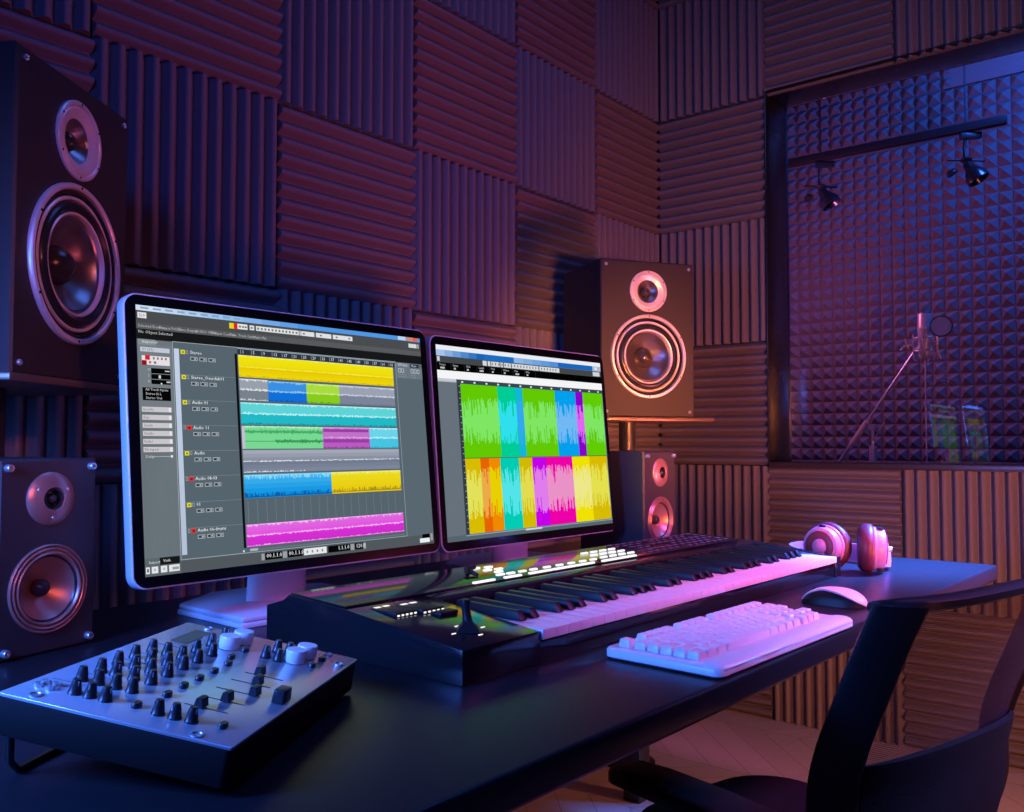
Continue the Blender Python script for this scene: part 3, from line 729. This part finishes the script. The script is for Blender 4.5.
fcm = fc.mesh('fader', [M_knob, M_bolt], bevel=.0004, seg=1)
for (a, e), c in zip(((.0272, -.0912), (.0298, -.0631), (.0281, -.0326), (.0282, -.0017), (.029, .0281)), (.0429, .0542, .0677, .0563, .0452)):
    child('fader_slot', slm, mix, (a, e, 0)); child('fader', fcm, mix, (c, e, 0))
MB().loft([[(-.006*s, -.0105*s, z), (.006*s, -.0105*s, z), (.006*s, .0105*s, z), (-.006*s, .0105*s, z)] for z, s in ((.0003, 1), (.0125, .9))]).build('crossfader', M_knob, mix, loc=(.094, -.0309, 0), bevel=.0008)
for a, e in ((.0977, .1237), (.0742, .1534), (-.0761, .1532), (-.0799, -.1511), (.0722, -.1546)):
    MB().lathe([(.0058, 0), (.0055, .0012), (.0042, .0018), (.0036, .0008), (0, .0008)], 20, axis='z').build('screw', M_bolt, mix, loc=(a, e*.985, 0), smooth=40)
for a, e in ((-.0924, -.128), (-.0916, -.1189), (-.0802, -.1293), (-.0814, -.1182)):
    MB().lathe([(.0042, 0), (.0042, .0030), (.0034, .0036), (.0026, .0030), (.0022, .0008), (0, .0008)], 20, axis='z').build('jack_socket', M_bolt, mix, loc=(a, e, 0), smooth=40)
MB().add([(-.0840, .0768, .0004), (-.0640, .0768, .0004), (-.0640, .1360, .0004), (-.0840, .1360, .0004)], [(0, 1, 2, 3)]).build('display', M_lcd, mix, smooth=0)
gv = MB()
for a0, a1, e in ((-.0964, -.0638, -.1033), (-.0934, -.0623, .0587), (-.0946, -.0627, .0158), (-.0834, -.0633, -.0724), (-.0849, -.0538, -.0325), (-.0849, -.055, -.013)): gv.box(((a0+a1)/2, e, .0001), (a1-a0, .0009, .0004))
gv.build('panel_marking', M_knob, mix, smooth=0)
# wire foot under the rear edge
L0, L1 = Vector((.337, .838, DZ+.0035)), Vector((.590, .985, DZ+.0035))
w1 = []
topz = .030
for p, zz in ((L0, .042), (L0, .010), (L0 + (L1-L0)*.035, 0), (L0 + (L1-L0)*.965, 0), (L1, .010), (L1, .042)): w1.append(p + Vector((0, 0, zz)))
MB().tube(w1, .0035, 10, M=MWi).build('wire_foot', M_blackmetal, mix, smooth=60)

# ------------------------------------------------------------------ computer keyboard
KA = -.046
kb = thing('computer_keyboard', 'white compact computer keyboard lying at front edge of the desk', 'keyboard', (1.016, .502, DZ), KA)
KW, KD = .426, .176
c = MB()
rings = []
for inset, z in ((.004, .001), (0, .004), (0, .0125), (.003, .0155)):
    rings.append([(x+KW/2, y+KD/2, z) for x, y in rrect(KW-2*inset, KD-2*inset, .012-inset, 6)])
c.loft(rings)
# swollen palm edge at the front
c.loft([[(x, .017 + .019*q*math.cos(a), .0125 + .0075*q*math.sin(a)) for a in [PI*k/8 for k in range(9)]] for x, q in ((.003, .35), (.006, .75), (.013, 1), (KW-.016, 1), (KW-.007, .75), (KW-.003, .35))])
c.build('case', M_white, kb, smooth=45)
U = .0202; KY = .1245/6.25
kmesh = {}
def key(u, row, wu, hu=1, tall=.0105):
    if (wu, hu, tall) not in kmesh:
        w_, d_ = wu*U-.0016, hu*KY-.0016
        m_ = MB(); m_.loft([[(sx*w_/2*s - 0, sy*d_/2*s + dy, z) for sx, sy in ((-1, -1), (1, -1), (1, 1), (-1, 1))] for z, s, dy in ((.0, 1, 0), (tall, .82 if wu < 3 else .95, .0006))])
        kmesh[(wu, hu, tall)] = m_.mesh('key', M_white, bevel=.0012, seg=2)
    child('key', kmesh[(wu, hu, tall)], kb, (.014 + (u+wu/2)*U, .038 + (row+hu/2)*KY, .0155), (math.radians(3), 0, 0))
for row, ks in enumerate(([1.25]*3 + [6.25] + [1.25]*4, [2.25] + [1]*10 + [2.75], [1.75] + [1]*11 + [2.25], [1.5] + [1]*12 + [1.5], [1]*13 + [2])):
    u = 0
    for wu in ks: key(u, row, wu); u += wu
u = 0
for g in (1, 4, 4, 4):
    for k in range(g): key(u, 5.25, 1); u += 1
    u += .67 if g != 1 else 1.0
for r in range(5):
    for k in range(4):
        if k == 3 and r in (0, 2): continue
        key(15.3+k, r, 1, 2 if (k == 3 and r in (1, 3)) and False else 1)
for k in range(4): key(15.3+k, 5.25, 1)

# ------------------------------------------------------------------ mouse
ms = thing('computer_mouse', 'white-topped computer mouse with dark sides beside the keyboard', 'mouse', (1.618, .578, DZ), .05)
def mh(t): return .031*(max(0, 1-abs((t+.12)/1.12)**2.3))**.62 if t > -.12 else .031*(max(0, 1-abs((t+.12)/.88)**2.4))**.55
N = 22; rings = []; top = []; tin = []
for k in range(N+1):
    t = -1 + 2*k/N; t = max(-.985, min(.985, t)); y = t*.0575; h = mh(t); hw = .031*(1-abs(t)**3.2)**.5 * (.93 - .06*t)
    r = []
    for i in range(13):
        a = PI*i/12; r.append((hw*math.cos(a)*(.86 if 0 < i < 12 else .9), y, .001 + max(.002, h*.93)*math.sin(a)**.7))
    rings.append(r)
    r2 = []; al = PI*(.13 + .26*max(0, min(1, (.35-t)/1.2))); hh = max(.0035, h)
    for i in range(13): a = PI/2 - al + 2*al*i/12; r2.append((hw*1.0*math.cos(a), y*1.015, .0015 + hh*.97*math.sin(a)**.7 + .0012))
    for i in range(12, -1, -1): a = PI/2 - al + 2*al*i/12; r2.append((hw*.90*math.cos(a), y, .0015 + hh*.88*math.sin(a)**.7))
    top.append(r2)
MB().loft(rings).build('base', M_black_key, ms, smooth=60)
MB().loft(top).build('shell', M_white, ms, smooth=60)
MB().cyl((-.003, .034, .0215), (.003, .034, .0215), .006, n=18).build('scroll_wheel', M_black_key, ms)

# ------------------------------------------------------------------ headphones
hp = thing('headphones', 'burgundy and pale pink over-ear headphones behind the synthesizer end', 'headphones', (2.06, .70, DZ))
O = Vector((2.06, .70, DZ))
def cup(c, out, up_tilt=0):
    c = Vector(c) - O; out = Vector(out).normalized(); x = out.cross(Vector((0, 0, 1))).normalized(); z = x.cross(out)
    Mx = Matrix((x, out, z)).transposed().to_4x4(); Mx.translation = c
    # axis = local +Y (outwards)
    MB().lathe([(.018, -.016), (.030, -.022), (.042, -.022), (.051, -.015), (.0545, -.004), (.0535, .006), (.047, .011), (.030, .012)], 40, M=Mx).build('ear_cushion', M_leather, hp, smooth=60)
    MB().lathe([(.0475, .009), (.0485, .012), (.0470, .015), (.0440, .016), (.0435, .030), (.0410, .034), (.0340, .0355), (.0335, .033)], 40, M=Mx).build('ear_cup', M_shell, hp, smooth=45)
    MB().lathe([(.0340, .030), (.0345, .0365), (.0320, .0385), (.0190, .0385), (.0180, .036), (.0180, .033), (0, .033)], 40, M=Mx).build('outer_ring', M_leather, hp, smooth=45)
    MB().lathe([(.0180, .034), (.0175, .0385), (.014, .041), (0, .0425)], 32, M=Mx).build('cap', M_shell, hp, smooth=50)
    return Mx
C1, C2 = (2.046, .744, .8130), (2.066, .660, .8130)
A1, A2 = (-.975, .16, .05), (.36, -.93, -.02)
M1 = cup(C1, A1); M2 = cup(C2, A2)
MB().box((0, .024, .045), (.012, .010, .006), M=M1).box((0, .024, .045), (.030, .012, .004), M=M2).build('hinge', M_black_key, hp, bevel=.001)
kn_ = MB(); kn_.lathe([(.0, .050), (.005, .0495), (.0065, .046), (.0065, .0400)], 20, M=M2); kn_.build('jack_plug', M_chrome, hp, smooth=50)
MB().box((0, .026, -.047), (.024, .014, .006), M=M2).build('slider', M_black_key, hp, bevel=.001)
path = [(2.093, .640), (2.15, .640), (2.205, .690), (2.235, .770), (2.232, .822), (2.198, .862), (2.14, .868), (2.08, .838), (2.03, .792), (2.020, .752)]
def smooth_path(P, n=6):
    out = []
    for i in range(len(P)-1):
        p0, p1, p2, p3 = (Vector(P[max(0, min(len(P)-1, i+d))]) for d in (-1, 0, 1, 2))
        for k in range(n):
            t = k/n; out.append(.5*((2*p1) + (p2-p0)*t + (2*p0-5*p1+4*p2-p3)*t*t + (3*p1-p0-3*p2+p3)*t**3))
    out.append(Vector(P[-1])); return out
pp = smooth_path(path)
hb = MB(); rings = []
for i, q in enumerate(pp):
    a = pp[max(0, i-1)]; bb = pp[min(len(pp)-1, i+1)]; tn = (bb-a).normalized(); nm_ = Vector((tn.y, -tn.x)); e = min(1, i/8, (len(pp)-1-i)/8); hw = .010 + .011*e
    rings.append([(q.x-O.x+nm_.x*s, q.y-O.y+nm_.y*s, zz) for s, zz in ((-.003, .024-hw), (.003, .024-hw), (.0045, .024), (.003, .024+hw), (-.003, .024+hw), (-.0045, .024))])
hb.loft(rings); hb.build('headband', M_shell, hp, smooth=50)

# ------------------------------------------------------------------ chair
ch = thing('office_chair', 'black mesh-backed office chair pushed up to the desk', 'chair', (1.50, .63, 0), math.radians(-14))
HW = .225
BACK = [(-.352, .842), (-.325, .785), (-.298, .72), (-.265, .64), (-.250, .58), (-.248, .52), (-.236, .46), (-.20, .415)]
def strut_pts(sx): return [(sx*HW*(1 if b > .47 else .93), a, b) for a, b in BACK]
S3 = {sx: smooth_path(strut_pts(sx), 5) for sx in (-1, 1)}
TW = Vector((.60, -.80, 0))              # the side bands wrap round: their inner edge lies further back
def back_pt(u, k, bow=.022):
    q = S3[1][k]; inner = q + Vector((-TW.x, TW.y, 0))*.030
    return Vector((inner.x*u, inner.y - bow*(1-u*u), q.z))
frm = MB(); n_ = len(S3[1])
for sx in (-1, 1):
    rings = []; t_ = Vector((-sx*TW.x, TW.y, 0)); m_ = Vector((sx*.8, -.6, 0))
    for i, q in enumerate(S3[sx]):
        e = i/(n_-1); hw_ = .033 - .010*max(0, e-.75)/.25
        rings.append([tuple(q + t_*(a*hw_) + m_*(b*.010)) for a, b in ((-1, -.6), (-.85, -1), (.85, -1), (1, -.6), (1, .6), (.85, 1), (-.85, 1), (-1, .6))])
    frm.loft(rings)
# top rail joins the two bands
rings = []
def rail_pt(u):
    q = S3[1][0]; e = abs(u)**4
    x = u*(HW + .014); e = abs(u)**7; y = q.y - .028*(1-e) + .022*e - .020*(1-u*u); z = q.z + .001 + .008*(1-u*u) - .006*abs(u)**14
    return Vector((x, y, z))
for k in range(25):
    u = -1 + 2*k/24; q = rail_pt(u)
    rings.append([(q.x, q.y+y*.016, q.z+z*.0085) for y, z in ((-1, -.5), (-1, .5), (-.5, 1), (.5, 1), (1, .5), (1, -.5), (.5, -1), (-.5, -1))])
frm.loft(rings)
frm.build('back_frame', M_chair, ch, smooth=50)
ms_ = MB(); rings = []
for k in range(0, n_-4):
    row = []
    for i in range(17):
        u = -1+2*i/16; p_ = back_pt(u, k)
        if k == 0: p_.z += .006
        row.append(tuple(p_))
    rings.append(row)
ms_.loft(rings, cap=False, closed=False); ms_.build('back_mesh', M_mesh, ch, smooth=80)
# stitched piping along the outer edge of both bands, each stitch row its own part
for sx in (-1, 1):
    st = MB(); P_ = smooth_path(strut_pts(sx), 18); t_ = Vector((-sx*TW.x, TW.y, 0)); m_ = Vector((sx*.8, -.6, 0))
    for i in range(2, len(P_)-30, 2):
        q = P_[i] - t_*.0325 + m_*.005; st.box(tuple(q), (.0020, .0020, .0022))
    so = st.build('stitching', M_btn, ch, smooth=0)
# lumbar shell low on the back
lm = MB(); rings = []
for k, off, dz in ((17, .022, .012), (18, .020, 0), (20, .016, 0), (23, .014, 0), (26, .012, 0), (29, .012, 0), (29, .002, 0), (26, .002, 0), (23, .002, 0), (20, .003, 0), (18, .005, 0), (17, .010, .012)):
    rr_ = []
    for i in range(25):
        u = -1.0+2.0*i/24; q = back_pt(u, k); rr_.append((q.x, q.y - off*(1-.6*u**6), q.z + dz - .006*u*u))
    rings.append(rr_)
lm.loft(rings + [rings[0]], cap=False, closed=False)
lm.build('lumbar_support', M_chair_fab, ch, smooth=60)
# seat: padded, rounded
rings = []
for z, s in ((.345, .80), (.352, .95), (.372, 1), (.392, .97), (.402, .86), (.406, .6), (.407, .2)):
    rings.append([(x*s, y*s, z - .012*max(0, -(y*s)/.2)**2 + .0) for x, y in rrect(.43, .42, .12, 8)])
MB().loft(rings).build('seat', M_chair_fab, ch, smooth=60)
for sx in (-1,):
    ar = MB(); rings = []
    for y, hw, zt in ((-.15, .034, .476), (-.10, .046, .482), (.0, .050, .484), (.13, .050, .483), (.195, .042, .480), (.218, .028, .474)):
        rings.append([(sx*.172+x*hw, y, zt-.015+z*.015) for x, z in ((-1, -.6), (-.8, -1), (.8, -1), (1, -.6), (1, .5), (.75, 1), (-.75, 1), (-1, .5))])
    ar.loft(rings); o = ar.build('armrest', M_chair, ch, smooth=60)
    MB().tube([(sx*.185, -.06, .458), (sx*.235, -.08, .40), (sx*.225, -.10, .34), (sx*.08, -.06, .33)], [.016, .018, .016, .014], 12).build('armrest_post', M_chair, o, smooth=60)
MB().box((0, -.02, .332), (.22, .22, .028)).box((0, -.15, .36), (.28, .05, .03)).tube([(0, -.12, .335), (0, -.20, .36), (0, -.25, .42), (0, -.300, .50)], .020, 12).build('tilt_mechanism', M_chair, ch, bevel=.003)
MB().cyl((0, 0, .10), (0, 0, .325), .024, n=20).cyl((0, 0, .06), (0, 0, .2), .032, n=20).build('gas_lift', M_chair, ch, smooth=40)
for k in range(5):
    a = 2*PI*k/5 + .3; cs, sn = math.cos(a), math.sin(a)
    leg = MB().tube([(.02*cs, .02*sn, .095), (.14*cs, .14*sn, .085), (.27*cs, .27*sn, .066)], [.022, .018, .014], 10).build('base_leg', M_chair, ch, smooth=60)
    cw = MB(); cw.cyl((.27*cs-.016*sn, .27*sn+.016*cs, .027), (.27*cs+.016*sn, .27*sn-.016*cs, .027), .027, n=20); cw.cyl((.27*cs, .27*sn, .045), (.27*cs, .27*sn, .066), .007, n=10)
    cw.build('caster', M_rubber, leg, smooth=40)

# ------------------------------------------------------------------ booth contents
RX = 4.15
rail = thing('lighting_rail', 'long dark lighting rail hanging behind the booth window', 'lighting rail', (RX, 1.30, 2.39))
MB().box((0, 0, 0), (.035, 1.13, .034)).box((0, 0, -.019), (.016, 1.12, .006)).build('track', M_dark, rail, bevel=.002)
for y in (1.515-1.30, .892-1.30):
    MB().cyl((0, y, .017), (0, y, BZ-2.39), .0035, n=8).build('hanger_rod', M_dark, rail)
def spot(label, y):
    t = thing('spotlight', label, 'spotlight', (RX, y, 2.368), .5, 'spotlights on the booth rail')
    MB().box((0, -.02, -.014), (.03, .085, .026)).build('adapter', M_dark, t, bevel=.003)
    MB().tube([(0, 0, -.02), (.004, .006, -.07), (0, 0, -.115)], [.008, .006, .009], 12).build('stem', M_dark, t, smooth=60)
    MB().lathe([(0, -.105), (.018, -.108), (.026, -.116), (.018, -.126), (0, -.128)], 20, axis='z').tube([(0, .075, -.112), (0, -.075, -.124)], .005, 10).build('yoke', M_dark, t, smooth=50)
    Mh = Matrix.Translation((.0, .0, -.128)) @ Matrix.Rotation(math.radians(-28), 4, 'X') @ Matrix.Rotation(math.radians(12), 4, 'Y')
    hd = MB().lathe([(0, .004), (.014, .0), (.020, -.012), (.022, -.030), (.034, -.050), (.046, -.070), (.047, -.096), (.041, -.098), (.034, -.080), (0, -.074)], 28, axis='z', M=Mh).build('lamp_head', M_lamp, t, smooth=50)
    MB().lathe([(0, -.05), (.022, -.052), (.030, -.064), (.030, -.072), (0, -.074)], 20, axis='z', M=Matrix.Translation((0, .035, -.075)) @ Mh.copy() @ Matrix.Translation((0, 0, .10)) @ Matrix.Diagonal((.8, .8, .9, 1))).build('lens_housing', M_dark, t, smooth=50)
    return t
spot('chrome spotlight on the booth rail, the one nearer the window frame', 1.517)
spot('chrome spotlight on the booth rail, near its free end', .893)

mst = thing('microphone_stand', 'tripod microphone stand with slanting boom arm behind the booth window', 'microphone stand', (4.0, 1.25, 0))
MB().cyl((0, 0, .16), (0, 0, .72), .012, n=16).build('lower_tube', M_chrome, mst)
MB().cyl((0, 0, .70), (0, 0, 1.04), .0075, n=16).cyl((0, 0, .955), (0, 0, 1.035), .016, n=20).build('upper_tube', M_mic, mst, smooth=40)
MB().cyl((-.02, .0, 1.115), (.025, .0, 1.115), .014, n=18).cyl((0, 0, 1.035), (0, 0, 1.115), .006, n=12).cyl((0, -.012, 1.075), (0, -.05, 1.135), .004, n=10).build('clutch', M_chrome, mst, smooth=40)
P0, P1 = Vector((.02, .27, .79)), Vector((.02, -.175, 1.44))
bmv = [P0, P0.lerp(P1, .52), P0.lerp(P1, .53), P1]
MB().tube([P0, P0.lerp(P1, .40)], .0095, 12).build('boom_arm', M_chrome, mst, smooth=40)
MB().tube([P0.lerp(P1, .38), P0.lerp(P1, .54)], .0125, 12).build('boom_grip', M_mic, mst, smooth=40)
MB().tube([P0.lerp(P1, .52), P1], .0060, 12).build('boom_extension', M_chrome, mst, smooth=40)
MB().tube([P1, P1 + Vector((0, -.03, .03)), P1 + Vector((0, -.055, .03))], .009, 10).build('boom_tip', M_chrome, mst, smooth=60)
for k in range(3):
    a = 2*PI*k/3 + .4; MB().tube([(0, 0, .20), (.14*math.cos(a), .14*math.sin(a), .10), (.30*math.cos(a), .30*math.sin(a), .008)], .008, 10).build('leg', M_chrome, mst, smooth=60)

mic = thing('studio_microphone', 'silver studio microphone in a cradle with round pop filter, in the booth', 'microphone', (3.99, 1.028, 1.40))
MB().lathe([(0, .0), (.020, .0), (.026, .006), (.028, .014), (.028, .115), (.030, .118), (.030, .128), (.027, .130)], 32, axis='z').build('body', M_mic, mic, smooth=45)
MB().lathe([(.0265, .128), (.0265, .180), (.024, .194), (.016, .203), (0, .206)], 32, axis='z').build('grille', M_micgrille, mic, smooth=60)
MB().lathe([(.027, .186), (.0275, .183), (.0285, .128)], 32, axis='z').box((0, -.0268, .16), (.010, .003, .07)).box((0, .0268, .16), (.010, .003, .07)).build('grille_frame', M_mic, mic, smooth=40)
cr = MB()
for z in (.03, .085): cr.tube([(.047*math.cos(2*PI*k/24), .047*math.sin(2*PI*k/24), z) for k in range(24)], .003, 8, closed=True)
for k in range(8):
    a = 2*PI*k/8; cr.tube([(.047*math.cos(a), .047*math.sin(a), .085), (.028*math.cos(a+.4), .028*math.sin(a+.4), .058), (.047*math.cos(a), .047*math.sin(a), .03)], .0018, 6)
for a in (0, PI/2, PI, 3*PI/2): cr.tube([(.047*math.cos(a), .047*math.sin(a), .105), (.047*math.cos(a), .047*math.sin(a), .0), (.036*math.cos(a), .036*math.sin(a), -.012)], .003, 8)
cr.tube([(0, .047, .06), (0, .085, .055), (0, .098, .04)], .005, 8)
cr.build('shock_mount', M_chrome, mic, smooth=60)
pfm = MB(); Mp = Matrix.Translation((-.05, -.075, .125)) @ Matrix.Rotation(math.radians(18), 4, 'Z')
pfm.lathe([(.040, -.002), (.040, .002)], 36, M=Mp, axis='x').lathe([(0, -.0015), (.040, -.0015)], 36, M=Mp, axis='x').lathe([(0, .0015), (.040, .0015)], 36, M=Mp, axis='x')
pfo = pfm.build('pop_filter', pbr('pop_filter_cloth', (.5, .34, .33), .8), mic, smooth=40)
MB().tube([Mp @ Vector((0, .041*math.cos(2*PI*k/36), .041*math.sin(2*PI*k/36))) for k in range(36)], .0028, 8, closed=True).build('rim', M_dark, pfo, smooth=60)
MB().tube(smooth_path([(-.05, -.060, .088), (-.055, -.062, .06), (-.05, -.060, .025), (-.045, -.072, -.01)], 4), .0035, 8).build('gooseneck', M_gold, mic, smooth=60)
MB().tube([(-.03, .072, .085), (-.03, .066, .06), (-.02, .058, .04)], .0032, 8).build('tension_clip', M_gold, mic, smooth=60)
MB().tube(smooth_path([(-.005, 0, .0), (-.005, .001, -.15), (-.002, .002, -.40), (.0, .0, -.80), (.02, .02, -1.30), (.05, .05, -1.395)], 5), .003, 8).build('cord', M_mic, mic, smooth=60)

# ------------------------------------------------------------------ lights
def area(name, loc, target, size, power, col, sy=None, spread=180):
    l = bpy.data.lights.new(name, 'AREA'); l.energy = power; l.color = col; l.size = size
    if sy: l.shape = 'RECTANGLE'; l.size_y = sy
    l.spread = math.radians(spread)
    o = bpy.data.objects.new(name, l); COL.objects.link(o); o.location = loc
    o.rotation_euler = (Vector(target) - Vector(loc)).to_track_quat('-Z', 'Y').to_euler()
    return o
BLUE = (.06, .20, 1)
area('blue_ceiling_panel', (1.75, .72, 3.3), (1.75, .72, 0), 1.1, 12, (.08, .22, 1), 1.1)
area('blue_side_lamp', (-.15, 1.0, 1.22), (.9, .95, .86), .3, 11, BLUE, spread=110)
area('blue_front_fill', (-1.4, -.6, 2.2), (.8, 1.7, 1.3), .8, 4.5, (.05, .12, 1), spread=70)  # added blue fill for the left foam and speakers, no real fixture
area('blue_wall_lamp', (3.0, .0, 2.3), (2.24, .64, .76), .3, 22, (.04, .18, 1), spread=23)
area('blue_chair_lamp', (2.6, -.9, 2.0), (1.5, .30, .75), .2, 1.6, (.05, .25, 1), spread=20)
area('pink_spot_lamp', (1.8, -.4, 1.95), (1.7, .72, .76), .25, 5.5, (1, .15, .72), spread=60)
area('rose_floor_lamp', (2.4, -.2, .68), (2.0, 1.9, 1.6), .35, 5.6, (1, .14, .22), spread=90)
area('amber_floor_lamp', (.6, -1.0, .8), (3.2, .75, 1.15), .4, 10.5, (1, .27, .11), spread=56)
area('amber_speaker_fill', (.9, -.9, .95), (2.44, 1.44, 1.20), .15, 2.4, (1, .28, .07), spread=20)  # added beam behind the camera to warm the corner speaker, no real fixture
area('rose_speaker_fill', (.1, -1.3, 1.7), (.62, 1.45, 1.14), .15, .42, (1, .22, .18), spread=22)  # added beam that reddens the left speaker cones, not a lamp of the room
area('booth_blue_panel', (3.85, .3, 2.85), (4.66, .7, 2.3), .5, 56, (.05, .22, 1))
area('booth_pink_lamp', (3.72, 1.78, 1.8), (4.5, 1.3, 1.75), .2, 15, (1, .25, .50))
area('amber_floor_fill', (2.6, -.75, .4), (2.55, 1.3, 0), .2, 5, (1, .36, .18), spread=80)  # unseen fill added to brighten the floor and wall below the desk
wd = bpy.data.worlds.new('room_dark'); SC.world = wd; wd.use_nodes = True
wd.node_tree.nodes['Background'].inputs['Color'].default_value = (.01, .012, .03, 1)
wd.node_tree.nodes['Background'].inputs['Strength'].default_value = .3

# ------------------------------------------------------------------ camera
cam = bpy.data.cameras.new('camera'); co = bpy.data.objects.new('camera', cam); COL.objects.link(co)
cam.sensor_fit = 'HORIZONTAL'; cam.sensor_width = 36; cam.lens = 898/1024*36; cam.clip_start = .02
co.location = (0, 0, 1.048); co.rotation_euler = (PI/2 + .0409, 0, .6849 - PI/2)
SC.camera = co
SC.view_settings.view_transform = 'Standard'; SC.view_settings.look = 'None'
SC.view_settings.exposure = 0; SC.view_settings.gamma = 1; SC.view_settings.use_curve_mapping = False
SC.cycles.use_denoising = True
SC.cycles.max_bounces = 8; SC.cycles.transparent_max_bounces = 16
SC.cycles.sample_clamp_indirect = 4
